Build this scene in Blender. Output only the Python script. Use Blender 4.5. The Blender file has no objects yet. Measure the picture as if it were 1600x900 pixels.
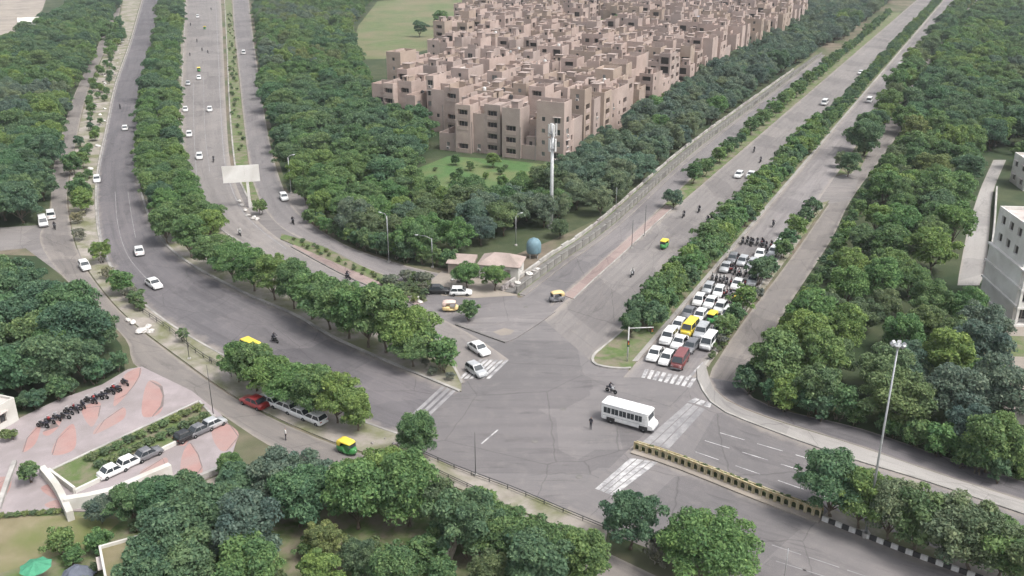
import bpy, math, random
import numpy as np
from mathutils import Vector, Matrix
from mathutils.geometry import tessellate_polygon

# ------------------------------------------------------------------ camera, sky, sun, exposure
SC = bpy.context.scene
COL = SC.collection
CAM_H, F_PX, PITCH = 60.0, 1450.0, math.radians(22.0)
cam_d = bpy.data.cameras.new('camera')
cam_d.sensor_width = 36.0
cam_d.lens = 36.0 * F_PX / 1600.0
cam_d.clip_start = 1.0
cam_d.clip_end = 9000.0
cam = bpy.data.objects.new('camera', cam_d)
cam.location = (0, 0, CAM_H)
cam.rotation_euler = (math.pi / 2 - PITCH, 0, 0)
COL.objects.link(cam)
SC.camera = cam

SUN_EL, SUN_AZ = math.radians(58), math.radians(122)      # azimuth clockwise from +Y: from the right
world = bpy.data.worlds.new('World')
SC.world = world
world.use_nodes = True
wn = world.node_tree
bg = wn.nodes['Background']
sky = wn.nodes.new('ShaderNodeTexSky')
sky.sky_type = 'NISHITA'
sky.sun_disc = False
sky.sun_elevation = SUN_EL
sky.sun_rotation = SUN_AZ
sky.air_density = 1.0
sky.dust_density = 4.0
hsv = wn.nodes.new('ShaderNodeHueSaturation')
hsv.inputs['Saturation'].default_value = 0.30            # overcast: the cloud deck takes the blue out of the sky light
wn.links.new(sky.outputs[0], hsv.inputs['Color'])
wn.links.new(hsv.outputs[0], bg.inputs['Color'])
bg.inputs['Strength'].default_value = 0.13

sun_d = bpy.data.lights.new('sun', 'SUN')
sun_d.energy = 1.5
sun_d.angle = math.radians(18)
sun_d.color = (1.0, 0.965, 0.92)
sun = bpy.data.objects.new('sun', sun_d)
sdir = Vector((math.sin(SUN_AZ) * math.cos(SUN_EL), math.cos(SUN_AZ) * math.cos(SUN_EL), math.sin(SUN_EL)))
sun.rotation_euler = sdir.to_track_quat('Z', 'Y').to_euler()
sun.location = sdir * 200
COL.objects.link(sun)

vs = SC.view_settings
vs.view_transform = 'Standard'
vs.look = 'None'
vs.gamma = 1.0
vs.exposure = 1.0
vs.use_curve_mapping = False
SC.render.engine = 'CYCLES'
cy = SC.cycles
cy.use_denoising = True
cy.max_bounces = 4
cy.diffuse_bounces = 2
cy.glossy_bounces = 2
cy.transmission_bounces = 2
cy.transparent_max_bounces = 4
cy.volume_bounces = 0
cy.caustics_reflective = False
cy.caustics_refractive = False
cy.use_adaptive_sampling = True
cy.adaptive_threshold = 0.035

RNG = random.Random(11)
NR = np.random.default_rng(11)
SIN, COS = math.sin(PITCH), math.cos(PITCH)

# ------------------------------------------------------------------ ground survey: photo pixel -> point on the ground
def G(px, py, z=0.0):
    u = (px - 800.0) / F_PX
    v = (py - 450.0) / F_PX
    t = (CAM_H - z) / (SIN + v * COS)
    return Vector((u * t, t * (COS - v * SIN), z))
def GL(pts, z=0.0):
    return [G(p[0], p[1], z) for p in pts]
VP = (1590.0, -135.0)                                       # where the straight avenue runs to
def to_vp(px, py, y):
    k = (py - y) / (py - VP[1])
    return (px + (VP[0] - px) * k, y)
def proj(p):
    d = Vector(p) - Vector((0, 0, CAM_H))
    zc = d.y * COS - d.z * SIN
    vv = (-d.z * COS - d.y * SIN) / zc
    return 800 + F_PX * d.x / zc, 450 + F_PX * vv
E1 = (G(1470, 0) - G(985, 570)).normalized()                # along the avenue, away from the camera
E2 = Vector((E1.y, -E1.x, 0))                               # across it, to the right
AV_ANG = math.atan2(E1.y, E1.x)

# ------------------------------------------------------------------ materials
MATS = {}
def new_mat(name):
    m = bpy.data.materials.new(name)
    m.use_nodes = True
    nt = m.node_tree
    b = nt.nodes['Principled BSDF']
    return m, nt, b
def N(nt, typ, **kw):
    n = nt.nodes.new(typ)
    for k, v in kw.items():
        setattr(n, k, v)
    return n
def ramp(nt, fac, stops):
    r = N(nt, 'ShaderNodeValToRGB')
    el = r.color_ramp.elements
    while len(el) < len(stops):
        el.new(0.5)
    for e, (p, c) in zip(el, stops):
        e.position = p
        e.color = (*c, 1) if len(c) == 3 else c
    nt.links.new(fac, r.inputs[0])
    return r.outputs[0]
def noise(nt, vec, scale, detail=4, rough=0.55, dist=0.0):
    n = N(nt, 'ShaderNodeTexNoise')
    n.inputs['Scale'].default_value = scale
    n.inputs['Detail'].default_value = detail
    n.inputs['Roughness'].default_value = rough
    n.inputs['Distortion'].default_value = dist
    if vec is not None:
        nt.links.new(vec, n.inputs['Vector'])
    return n.outputs['Fac']
def mixc(nt, fac, a, b, mode='MIX'):
    n = N(nt, 'ShaderNodeMix', data_type='RGBA', blend_type=mode)
    for sock, val in ((n.inputs[0], fac), (n.inputs[6], a), (n.inputs[7], b)):
        if isinstance(val, bpy.types.NodeSocket):
            nt.links.new(val, sock)
        elif isinstance(val, (int, float)):
            sock.default_value = val
        else:
            sock.default_value = (*val, 1)
    return n.outputs[2]
def mapped(nt, vec, scale):
    m = N(nt, 'ShaderNodeMapping')
    m.inputs['Scale'].default_value = scale
    nt.links.new(vec, m.inputs['Vector'])
    return m.outputs[0]
def bump(nt, b, height, strength=0.3, dist=0.05):
    n = N(nt, 'ShaderNodeBump')
    n.inputs['Strength'].default_value = strength
    n.inputs['Distance'].default_value = dist
    nt.links.new(height, n.inputs['Height'])
    nt.links.new(n.outputs[0], b.inputs['Normal'])
def mottled(name, c1, c2, scale=1.0, rough=0.85, c3=None, big=None, spec=0.25, bmp=0.0, metal=0.0, coord='Object'):
    """two or three tones of one substance, blended by noise"""
    m, nt, b = new_mat(name)
    tc = N(nt, 'ShaderNodeTexCoord')
    v = tc.outputs[coord]
    f = noise(nt, v, scale, 5, 0.6)
    col = ramp(nt, f, [(0.32, c1), (0.68, c2)])
    if c3 is not None:
        f2 = noise(nt, v, big or scale * 0.13, 4, 0.6, 0.4)
        k = ramp(nt, f2, [(0.42, (0, 0, 0)), (0.62, (1, 1, 1))])
        col = mixc(nt, k, col, c3)
    nt.links.new(col, b.inputs['Base Color'])
    b.inputs['Roughness'].default_value = rough
    b.inputs['Specular IOR Level'].default_value = spec
    b.inputs['Metallic'].default_value = metal
    if bmp:
        bump(nt, b, noise(nt, v, scale * 3, 3), bmp)
    MATS[name] = m
    return m
def asphalt(name, c, light, dusty, streak=0.5):
    """worn bitumen: drifting dust, wheel-track streaks that run along the road, patches and grit"""
    m, nt, b = new_mat(name)
    uv = N(nt, 'ShaderNodeUVMap').outputs[0]
    big = noise(nt, uv, 0.045, 4, 0.55, 0.6)
    st = noise(nt, mapped(nt, uv, (0.022, 0.62, 1)), 1.0, 4, 0.6)
    st2 = noise(nt, mapped(nt, uv, (0.05, 2.6, 1)), 1.0, 3, 0.6)
    mid = noise(nt, uv, 0.5, 5, 0.65)
    grit = noise(nt, uv, 9.0, 3, 0.7)
    k = ramp(nt, big, [(0.35, (0, 0, 0)), (0.7, (1, 1, 1))])
    col = mixc(nt, k, c, light)
    ks = ramp(nt, st, [(0.44, (0, 0, 0)), (0.66, (streak,) * 3)])
    col = mixc(nt, ks, col, tuple(x * 0.78 for x in c))
    ks2 = ramp(nt, st2, [(0.5, (0, 0, 0)), (0.72, (streak * 0.45,) * 3)])
    col = mixc(nt, ks2, col, dusty)
    km = ramp(nt, mid, [(0.5, (0, 0, 0)), (0.75, (0.45, 0.45, 0.45))])
    col = mixc(nt, km, col, dusty)
    kg = ramp(nt, grit, [(0.3, (0.86, 0.86, 0.86)), (0.7, (1.12, 1.12, 1.12))])
    col = mixc(nt, 1.0, col, kg, 'MULTIPLY')
    vo = N(nt, 'ShaderNodeTexVoronoi', feature='DISTANCE_TO_EDGE')
    vo.inputs['Scale'].default_value = 0.11
    wob = N(nt, 'ShaderNodeMix', data_type='RGBA')
    wob.inputs[0].default_value = 0.35
    nt.links.new(uv, wob.inputs[6])
    nn = N(nt, 'ShaderNodeTexNoise')
    nn.inputs['Scale'].default_value = 0.5
    nt.links.new(uv, nn.inputs['Vector'])
    nt.links.new(nn.outputs['Color'], wob.inputs[7])
    nt.links.new(wob.outputs[2], vo.inputs['Vector'])
    kc = ramp(nt, vo.outputs['Distance'], [(0.0, (0.6, 0.6, 0.6)), (0.006, (1, 1, 1))])
    col = mixc(nt, 0.7, col, kc, 'MULTIPLY')
    # square repair patches and old oil stains
    pv = N(nt, 'ShaderNodeTexVoronoi', distance='CHEBYCHEV')
    pv.inputs['Scale'].default_value = 0.075
    nt.links.new(uv, pv.inputs['Vector'])
    sp_ = N(nt, 'ShaderNodeSeparateColor')
    nt.links.new(pv.outputs['Color'], sp_.inputs[0])
    kp = ramp(nt, sp_.outputs[0], [(0.0, (0.84, 0.84, 0.85)), (0.22, (0.86, 0.86, 0.87)), (0.24, (1, 1, 1)), (0.86, (1.0, 1.0, 1.0)), (0.88, (1.09, 1.08, 1.07)), (1.0, (1.1, 1.09, 1.08))])
    col = mixc(nt, 0.95, col, kp, 'MULTIPLY')
    oil = noise(nt, mapped(nt, uv, (0.12, 0.5, 1)), 1.0, 5, 0.7, 1.0)
    ko = ramp(nt, oil, [(0.55, (1, 1, 1)), (0.72, (0.66, 0.66, 0.67))])
    col = mixc(nt, 0.8, col, ko, 'MULTIPLY')
    ea = N(nt, 'ShaderNodeAttribute', attribute_name='edge')
    en = noise(nt, uv, 0.35, 5, 0.65)
    ma = N(nt, 'ShaderNodeMath', operation='MULTIPLY_ADD')
    nt.links.new(en, ma.inputs[0])
    ma.inputs[1].default_value = 0.7
    nt.links.new(ea.outputs['Fac'], ma.inputs[2])
    sb_ = N(nt, 'ShaderNodeMapRange')
    sb_.inputs['From Min'].default_value = 1.08
    sb_.inputs['From Max'].default_value = 1.5
    nt.links.new(ma.outputs[0], sb_.inputs['Value'])
    col = mixc(nt, sb_.outputs[0], col, (0.30, 0.268, 0.235))
    nt.links.new(col, b.inputs['Base Color'])
    b.inputs['Roughness'].default_value = 0.88
    b.inputs['Specular IOR Level'].default_value = 0.2
    bump(nt, b, grit, 0.15, 0.02)
    MATS[name] = m
    return m
def plain(name, c, rough=0.5, spec=0.5, metal=0.0, coat=0.0, dirt=0.12):
    m, nt, b = new_mat(name)
    tc = N(nt, 'ShaderNodeTexCoord')
    f = noise(nt, tc.outputs['Object'], 2.3, 4, 0.6)
    k = ramp(nt, f, [(0.4, (0, 0, 0)), (0.75, (1, 1, 1))])
    col = mixc(nt, k, c, tuple(x * (1 - dirt * 2) + 0.02 * dirt for x in c))
    nt.links.new(col, b.inputs['Base Color'])
    b.inputs['Roughness'].default_value = rough
    b.inputs['Specular IOR Level'].default_value = spec
    b.inputs['Metallic'].default_value = metal
    b.inputs['Coat Weight'].default_value = coat
    MATS[name] = m
    return m
def leafmat(name, dark, light, transl=0.36):
    m, nt, b = new_mat(name)
    oi = N(nt, 'ShaderNodeObjectInfo')
    at = N(nt, 'ShaderNodeAttribute', attribute_name='tint')
    cl = N(nt, 'ShaderNodeAttribute', attribute_name='clump')
    col = mixc(nt, at.outputs['Fac'], dark, light)
    kr = ramp(nt, oi.outputs['Random'], [(0.0, (0.72, 0.82, 0.88)), (0.3, (1.0, 1.0, 0.95)), (0.55, (0.84, 1.0, 0.92)), (0.8, (1.30, 1.20, 0.90)), (1.0, (0.9, 0.94, 1.0))])
    col = mixc(nt, 1.0, col, kr, 'MULTIPLY')
    kc = ramp(nt, cl.outputs['Fac'], [(0.0, (0.82, 0.86, 0.88)), (1.0, (1.16, 1.12, 1.0))])
    col = mixc(nt, 1.0, col, kc, 'MULTIPLY')
    nt.links.new(col, b.inputs['Base Color'])
    b.inputs['Roughness'].default_value = 0.7
    b.inputs['Specular IOR Level'].default_value = 0.12
    tr = N(nt, 'ShaderNodeBsdfTranslucent')
    nt.links.new(col, tr.inputs['Color'])
    mx = N(nt, 'ShaderNodeMixShader')
    mx.inputs[0].default_value = transl
    nt.links.new(b.outputs[0], mx.inputs[1])
    nt.links.new(tr.outputs[0], mx.inputs[2])
    nt.links.new(mx.outputs[0], nt.nodes['Material Output'].inputs['Surface'])
    MATS[name] = m
    return m

mottled('earth', (0.12, 0.10, 0.075), (0.20, 0.165, 0.125), 0.25, 0.95, (0.06, 0.085, 0.035), 0.035, bmp=0.3)
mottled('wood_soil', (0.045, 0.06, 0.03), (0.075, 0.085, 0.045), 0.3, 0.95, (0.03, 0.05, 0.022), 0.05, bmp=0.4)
mottled('verge_soil', (0.24, 0.215, 0.188), (0.33, 0.30, 0.268), 0.5, 0.95, (0.15, 0.155, 0.085), 0.16, bmp=0.3)
mottled('sandy', (0.27, 0.235, 0.195), (0.34, 0.30, 0.26), 0.35, 0.95, (0.23, 0.205, 0.18), 0.08, bmp=0.2)
mottled('meadow_grass', (0.085, 0.12, 0.05), (0.13, 0.155, 0.07), 0.22, 0.95, (0.165, 0.15, 0.09), 0.035, bmp=0.4)
mottled('lawn_grass', (0.055, 0.115, 0.038), (0.085, 0.155, 0.055), 0.5, 0.95, (0.125, 0.15, 0.065), 0.07, bmp=0.5)
mottled('dry_lawn', (0.17, 0.15, 0.085), (0.24, 0.205, 0.135), 0.3, 0.95, (0.13, 0.15, 0.055), 0.1, bmp=0.3)
mottled('verge_grass', (0.075, 0.12, 0.038), (0.12, 0.155, 0.062), 0.9, 0.95, (0.18, 0.16, 0.115), 0.35, bmp=0.5)
asphalt('asphalt_cross', (0.160, 0.151, 0.151), (0.196, 0.181, 0.180), (0.239, 0.220, 0.209), 0.35)
asphalt('asphalt_dark', (0.114, 0.108, 0.114), (0.148, 0.137, 0.143), (0.180, 0.167, 0.167), 0.6)
asphalt('asphalt_pale', (0.183, 0.170, 0.165), (0.219, 0.203, 0.194), (0.266, 0.239, 0.220), 0.5)
asphalt('asphalt_service', (0.169, 0.155, 0.147), (0.211, 0.192, 0.177), (0.260, 0.231, 0.205), 0.4)
asphalt('asphalt_rough', (0.186, 0.174, 0.173), (0.239, 0.221, 0.217), (0.293, 0.266, 0.253), 0.7)
asphalt('footpath_grey', (0.279, 0.265, 0.251), (0.335, 0.318, 0.302), (0.372, 0.353, 0.330), 0.2)
asphalt('footpath_pink', (0.265, 0.201, 0.184), (0.312, 0.246, 0.226), (0.320, 0.278, 0.259), 0.2)
mottled('kerb_stone', (0.30, 0.285, 0.265), (0.42, 0.40, 0.37), 0.8, 0.9, (0.22, 0.21, 0.2), 0.2)
mottled('marking_white', (0.38, 0.372, 0.37), (0.56, 0.55, 0.545), 1.3, 0.8, (0.22, 0.215, 0.22), 0.7)
mottled('marking_worn', (0.235, 0.228, 0.23), (0.32, 0.312, 0.312), 1.0, 0.85, (0.195, 0.19, 0.195), 0.5)
mottled('concrete', (0.36, 0.345, 0.325), (0.46, 0.44, 0.415), 0.7, 0.9, (0.27, 0.26, 0.245), 0.25)
mottled('wall_grey', (0.19, 0.182, 0.168), (0.27, 0.258, 0.24), 0.7, 0.9, (0.13, 0.125, 0.11), 0.25)
mottled('concrete_dark', (0.12, 0.115, 0.11), (0.19, 0.18, 0.17), 0.9, 0.9)
mottled('plaza_grey', (0.279, 0.245, 0.248), (0.329, 0.288, 0.292), 0.5, 0.9, (0.244, 0.215, 0.213), 0.15)
mottled('plaza_pink', (0.312, 0.189, 0.173), (0.359, 0.227, 0.207), 0.6, 0.9, (0.318, 0.227, 0.211), 0.2)
mottled('plaza_line', (0.14, 0.115, 0.11), (0.2, 0.17, 0.16), 1.0, 0.9)
mottled('plaster_white', (0.515, 0.499, 0.462), (0.593, 0.577, 0.539), 0.5, 0.85, (0.429, 0.406, 0.362), 0.15)
mottled('villa_white', (0.62, 0.60, 0.57), (0.70, 0.68, 0.65), 0.5, 0.85, (0.54, 0.515, 0.48), 0.15)
mottled('stone_buff', (0.327, 0.260, 0.212), (0.389, 0.309, 0.256), 0.35, 0.92, (0.265, 0.207, 0.168), 0.08)
mottled('stone_pink_a', (0.356, 0.276, 0.240), (0.421, 0.326, 0.289), 0.35, 0.92, (0.303, 0.241, 0.210), 0.08)
mottled('stone_pink_b', (0.392, 0.307, 0.271), (0.456, 0.362, 0.320), 0.35, 0.92, (0.331, 0.263, 0.234), 0.08)
mottled('stone_pink_c', (0.322, 0.263, 0.234), (0.392, 0.317, 0.286), 0.35, 0.92, (0.287, 0.230, 0.207), 0.08)
mottled('stone_grey', (0.223, 0.199, 0.188), (0.268, 0.239, 0.224), 0.35, 0.92, (0.201, 0.177, 0.165), 0.08)
mottled('roof_screed', (0.316, 0.257, 0.229), (0.394, 0.321, 0.290), 0.5, 0.95, (0.245, 0.200, 0.179), 0.13)
mottled('roof_white', (0.496, 0.445, 0.416), (0.596, 0.534, 0.505), 0.6, 0.95, (0.379, 0.329, 0.307), 0.15)
mottled('bark', (0.10, 0.08, 0.06), (0.17, 0.14, 0.11), 3.0, 0.95, bmp=0.4)
mottled('bark_pale', (0.30, 0.27, 0.23), (0.42, 0.38, 0.33), 3.0, 0.95)
mottled('rubble_white', (0.5, 0.48, 0.45), (0.66, 0.64, 0.61), 1.5, 0.9, (0.36, 0.34, 0.32), 0.6, bmp=0.5)
mottled('rock_grey', (0.13, 0.115, 0.11), (0.26, 0.235, 0.225), 1.8, 0.92, (0.34, 0.31, 0.30), 0.7, bmp=0.6)
mottled('barrier_cream', (0.370, 0.322, 0.210), (0.458, 0.405, 0.284), 1.2, 0.85, (0.264, 0.212, 0.105), 0.6)
mottled('kerb_black', (0.03, 0.03, 0.032), (0.06, 0.058, 0.056), 1.5, 0.8)
mottled('kerb_white', (0.52, 0.51, 0.49), (0.66, 0.65, 0.63), 1.5, 0.8, (0.4, 0.385, 0.36), 0.7)
plain('steel', (0.42, 0.43, 0.44), 0.45, 0.5, 0.6)
plain('steel_pale', (0.62, 0.63, 0.63), 0.5, 0.5, 0.2)
plain('steel_dark', (0.06, 0.06, 0.06), 0.5, 0.5, 0.3)
plain('panel_white', (0.55, 0.545, 0.53), 0.6, 0.4)
plain('rubber', (0.02, 0.02, 0.021), 0.85, 0.2)
plain('glass', (0.035, 0.042, 0.048), 0.12, 0.6, dirt=0.0)
plain('pane', (0.055, 0.058, 0.06), 0.25, 0.5, dirt=0.25)
plain('pane_pale', (0.19, 0.195, 0.19), 0.35, 0.4, dirt=0.3)
plain('window_frame', (0.36, 0.31, 0.28), 0.6, 0.3)
plain('interior_dark', (0.07, 0.062, 0.056), 0.9, 0.1)
plain('white_paint', (0.76, 0.76, 0.75), 0.35, 0.5, 0, 0.5)
plain('silver_paint', (0.50, 0.51, 0.52), 0.35, 0.5, 0.3, 0.5)
plain('grey_paint', (0.16, 0.16, 0.17), 0.35, 0.5, 0.1, 0.5)
plain('black_paint', (0.015, 0.015, 0.017), 0.3, 0.5, 0, 0.5)
plain('red_paint', (0.27, 0.025, 0.025), 0.35, 0.5, 0, 0.5)
plain('maroon_paint', (0.19, 0.055, 0.055), 0.4, 0.5, 0, 0.3)
plain('yellow_paint', (0.80, 0.62, 0.07), 0.5, 0.4)
plain('cream_paint', (0.68, 0.52, 0.26), 0.55, 0.4)
plain('blush_paint', (0.66, 0.50, 0.44), 0.55, 0.4)
plain('green_paint', (0.05, 0.22, 0.06), 0.45, 0.4)
plain('blue_paint', (0.12, 0.22, 0.42), 0.45, 0.4)
plain('tank_blue', (0.15, 0.24, 0.28), 0.6, 0.3)
plain('tank_black', (0.03, 0.03, 0.033), 0.6, 0.3)
plain('tarp_blue', (0.12, 0.40, 0.66), 0.7, 0.2)
plain('tarp_green', (0.07, 0.27, 0.16), 0.7, 0.2)
plain('tarp_slate', (0.13, 0.145, 0.18), 0.8, 0.2)
plain('lamp_lens', (0.8, 0.8, 0.78), 0.3, 0.5)
plain('tail_red', (0.4, 0.02, 0.02), 0.3, 0.5)
plain('amber', (0.7, 0.3, 0.02), 0.3, 0.5)
plain('skin', (0.25, 0.14, 0.09), 0.6, 0.3)
plain('cloth_dark', (0.035, 0.035, 0.045), 0.9, 0.1)
plain('cloth_white', (0.55, 0.54, 0.52), 0.9, 0.1)
leafmat('leaf_mid', (0.068, 0.128, 0.083), (0.191, 0.274, 0.161))
leafmat('leaf_bright', (0.083, 0.155, 0.075), (0.229, 0.320, 0.144))
leafmat('leaf_blue', (0.091, 0.143, 0.119), (0.208, 0.255, 0.205))
leafmat('leaf_olive', (0.095, 0.143, 0.079), (0.228, 0.270, 0.153))
leafmat('leaf_grey', (0.133, 0.143, 0.121), (0.265, 0.261, 0.218))

# ------------------------------------------------------------------ mesh collecting and object linking
class MB:
    def __init__(s):
        s.v, s.f, s.m, s.uv, s.edge = [], [], [], None, None
    def add(s, vs_, fs_, mi=0):
        o = len(s.v)
        s.v += [tuple(x) for x in vs_]
        s.f += [tuple(i + o for i in f) for f in fs_]
        s.m += [mi] * len(fs_)
    def box(s, x0, x1, y0, y1, z0, z1, mi=0, rz=0.0, at=(0, 0, 0), taper=0.0):
        t = taper
        p = [(x0, y0, z0), (x1, y0, z0), (x1, y1, z0), (x0, y1, z0), (x0 + t, y0 + t, z1), (x1 - t, y0 + t, z1), (x1 - t, y1 - t, z1), (x0 + t, y1 - t, z1)]
        c, sn = math.cos(rz), math.sin(rz)
        p = [(a * c - b * sn + at[0], a * sn + b * c + at[1], d + at[2]) for a, b, d in p]
        s.add(p, [(3, 2, 1, 0), (4, 5, 6, 7), (0, 1, 5, 4), (1, 2, 6, 5), (2, 3, 7, 6), (3, 0, 4, 7)], mi)
        return s
    def tube(s, pts, rad, n=8, mi=0, cap=True):
        pts = [Vector(p) for p in pts]
        rad = rad if isinstance(rad, (list, tuple)) else [rad] * len(pts)
        o = len(s.v)
        for i, p in enumerate(pts):
            d = (pts[min(i + 1, len(pts) - 1)] - pts[max(i - 1, 0)]).normalized()
            a = d.orthogonal().normalized() if abs(d.z) < 0.95 else Vector((1, 0, 0))
            a = (a - d * a.dot(d)).normalized()
            b = d.cross(a)
            for k in range(n):
                an = 2 * math.pi * k / n
                s.v.append(tuple(p + (a * math.cos(an) + b * math.sin(an)) * rad[i]))
        for i in range(len(pts) - 1):
            for k in range(n):
                k2 = (k + 1) % n
                s.f.append((o + i * n + k, o + i * n + k2, o + (i + 1) * n + k2, o + (i + 1) * n + k))
                s.m.append(mi)
        if cap:
            s.f.append(tuple(o + k for k in reversed(range(n))))
            s.f.append(tuple(o + (len(pts) - 1) * n + k for k in range(n)))
            s.m += [mi, mi]
        return s
    def lathe(s, prof, n=12, mi=0, at=(0, 0, 0)):
        o = len(s.v)
        for r, z in prof:
            for k in range(n):
                an = 2 * math.pi * k / n
                s.v.append((at[0] + r * math.cos(an), at[1] + r * math.sin(an), at[2] + z))
        for i in range(len(prof) - 1):
            for k in range(n):
                k2 = (k + 1) % n
                s.f.append((o + i * n + k, o + i * n + k2, o + (i + 1) * n + k2, o + (i + 1) * n + k))
                s.m.append(mi)
        s.f.append(tuple(o + k for k in reversed(range(n))))
        s.f.append(tuple(o + (len(prof) - 1) * n + k for k in range(n)))
        s.m += [mi, mi]
        return s
    def loft(s, rings, mi=0, cap=True, closed=True):
        n = len(rings[0])
        o = len(s.v)
        for r in rings:
            s.v += [tuple(p) for p in r]
        for i in range(len(rings) - 1):
            for k in range(n if closed else n - 1):
                k2 = (k + 1) % n
                s.f.append((o + i * n + k, o + i * n + k2, o + (i + 1) * n + k2, o + (i + 1) * n + k))
                s.m.append(mi)
        if cap:
            s.f.append(tuple(o + k for k in reversed(range(n))))
            s.f.append(tuple(o + (len(rings) - 1) * n + k for k in range(n)))
            s.m += [mi, mi]
        return s
    def mesh(s, name, mats, smooth=False):
        me = bpy.data.meshes.new(name)
        me.from_pydata(s.v, [], s.f)
        for m in (mats if isinstance(mats, (list, tuple)) else [mats]):
            me.materials.append(MATS[m])
        me.polygons.foreach_set('material_index', s.m)
        if smooth:
            me.polygons.foreach_set('use_smooth', [True] * len(s.f))
        if s.uv is not None:
            lay = me.uv_layers.new(name='UVMap')
            idx = np.empty(len(me.loops), dtype=np.int32)
            me.loops.foreach_get('vertex_index', idx)
            lay.data.foreach_set('uv', np.asarray(s.uv, dtype=np.float32)[idx].ravel())
        if s.edge is not None:
            me.attributes.new('edge', 'FLOAT', 'POINT').data.foreach_set('value', s.edge)
        me.update()
        return me
def link(name, data, parent=None, loc=None, rz=None):
    o = bpy.data.objects.new(name, data)
    COL.objects.link(o)
    if parent is not None:
        o.parent = parent
    if loc is not None:
        o.location = loc
    if rz is not None:
        o.rotation_euler = (0, 0, rz)
    return o
def tag(o, label=None, cat=None, group=None, kind=None):
    if label: o['label'] = label
    if cat: o['category'] = cat
    if group: o['group'] = group
    if kind: o['kind'] = kind
    return o
def thing(name, label, cat, loc=(0, 0, 0), rz=0.0, group=None):
    return tag(link(name, None, None, loc, rz), label, cat, group)
ORD = ['first', 'second', 'third', 'fourth', 'fifth', 'sixth', 'seventh', 'eighth', 'ninth', 'tenth', 'eleventh', 'twelfth', 'thirteenth',
       'fourteenth', 'fifteenth', 'sixteenth', 'seventeenth', 'eighteenth', 'nineteenth', 'twentieth', 'twenty-first', 'twenty-second',
       'twenty-third', 'twenty-fourth', 'twenty-fifth', 'twenty-sixth', 'twenty-seventh', 'twenty-eighth', 'twenty-ninth', 'thirtieth']

# ------------------------------------------------------------------ lines and sheets on the ground
def smooth(pts, step=4.0):
    """Catmull-Rom through the points, then even spacing"""
    P = [Vector(p) for p in pts]
    if len(P) > 2:
        Q = [P[0] * 2 - P[1]] + P + [P[-1] * 2 - P[-2]]
        out = []
        for i in range(1, len(Q) - 2):
            a, b, c, d = Q[i - 1:i + 3]
            for k in range(12):
                t = k / 12
                out.append(0.5 * ((2 * b) + (c - a) * t + (2 * a - 5 * b + 4 * c - d) * t * t + (3 * b - a - 3 * c + d) * t ** 3))
        out.append(P[-1])
    else:
        out = P
    L = [0.0]
    for i in range(1, len(out)):
        L.append(L[-1] + (out[i] - out[i - 1]).length)
    n = max(1, int(L[-1] / step))
    res, j = [], 0
    for i in range(n + 1):
        d = L[-1] * i / n
        while j < len(L) - 2 and L[j + 1] < d:
            j += 1
        k = (d - L[j]) / max(L[j + 1] - L[j], 1e-9)
        res.append(out[j].lerp(out[j + 1], min(1, max(0, k))))
    return res
def resample(pts, n):
    P = [Vector(p) for p in pts]
    L = [0.0]
    for i in range(1, len(P)):
        L.append(L[-1] + (P[i] - P[i - 1]).length)
    out, j = [], 0
    for i in range(n):
        d = L[-1] * i / (n - 1)
        while j < len(L) - 2 and L[j + 1] < d:
            j += 1
        k = (d - L[j]) / max(L[j + 1] - L[j], 1e-9)
        out.append(P[j].lerp(P[j + 1], min(1, max(0, k))))
    return out
def strip(name, left, right, z, mat, n=None, skirt=0.0):
    """a road or path between two edge lines (world points), with metres along and across as UV"""
    a, b = smooth(left, 3.0), smooth(right, 3.0)
    n = n or max(len(a), len(b))
    a, b = resample(a, n), resample(b, n)
    mb = MB()
    mb.uv = []
    mb.edge = []
    s = 0.0
    for i in range(n):
        if i:
            s += ((a[i] + b[i]) / 2 - (a[i - 1] + b[i - 1]) / 2).length
        w = (b[i] - a[i]).length
        for k in range(5):
            p = a[i].lerp(b[i], k / 4)
            mb.v.append((p.x, p.y, z))
            mb.uv.append((s, w * k / 4 - w / 2))
            mb.edge.append(abs(k / 2 - 1) ** 1.5)
    for i in range(n - 1):
        for k in range(4):
            mb.f.append((i * 5 + k, i * 5 + k + 1, i * 5 + k + 6, i * 5 + k + 5))
            mb.m.append(0)
    if skirt:
        for k in (0, 4):
            o = len(mb.v)
            for i in range(n):
                p = mb.v[i * 5 + k]
                mb.v.append((p[0], p[1], z - skirt))
                mb.uv.append(mb.uv[i * 5 + k])
            for i in range(n - 1):
                mb.f.append((i * 5 + k, (i + 1) * 5 + k, o + i + 1, o + i))
                mb.m.append(0)
        for e in (0, n - 1):
            o = len(mb.v)
            for k in range(5):
                p = mb.v[e * 5 + k]
                mb.v.append((p[0], p[1], z - skirt))
                mb.uv.append(mb.uv[e * 5 + k])
            for k in range(4):
                mb.f.append((e * 5 + k, e * 5 + k + 1, o + k + 1, o + k))
                mb.m.append(0)
    mb.edge += [1.0] * (len(mb.v) - len(mb.edge))
    o = link(name, mb.mesh(name, mat))
    return tag(o, kind='structure')
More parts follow.
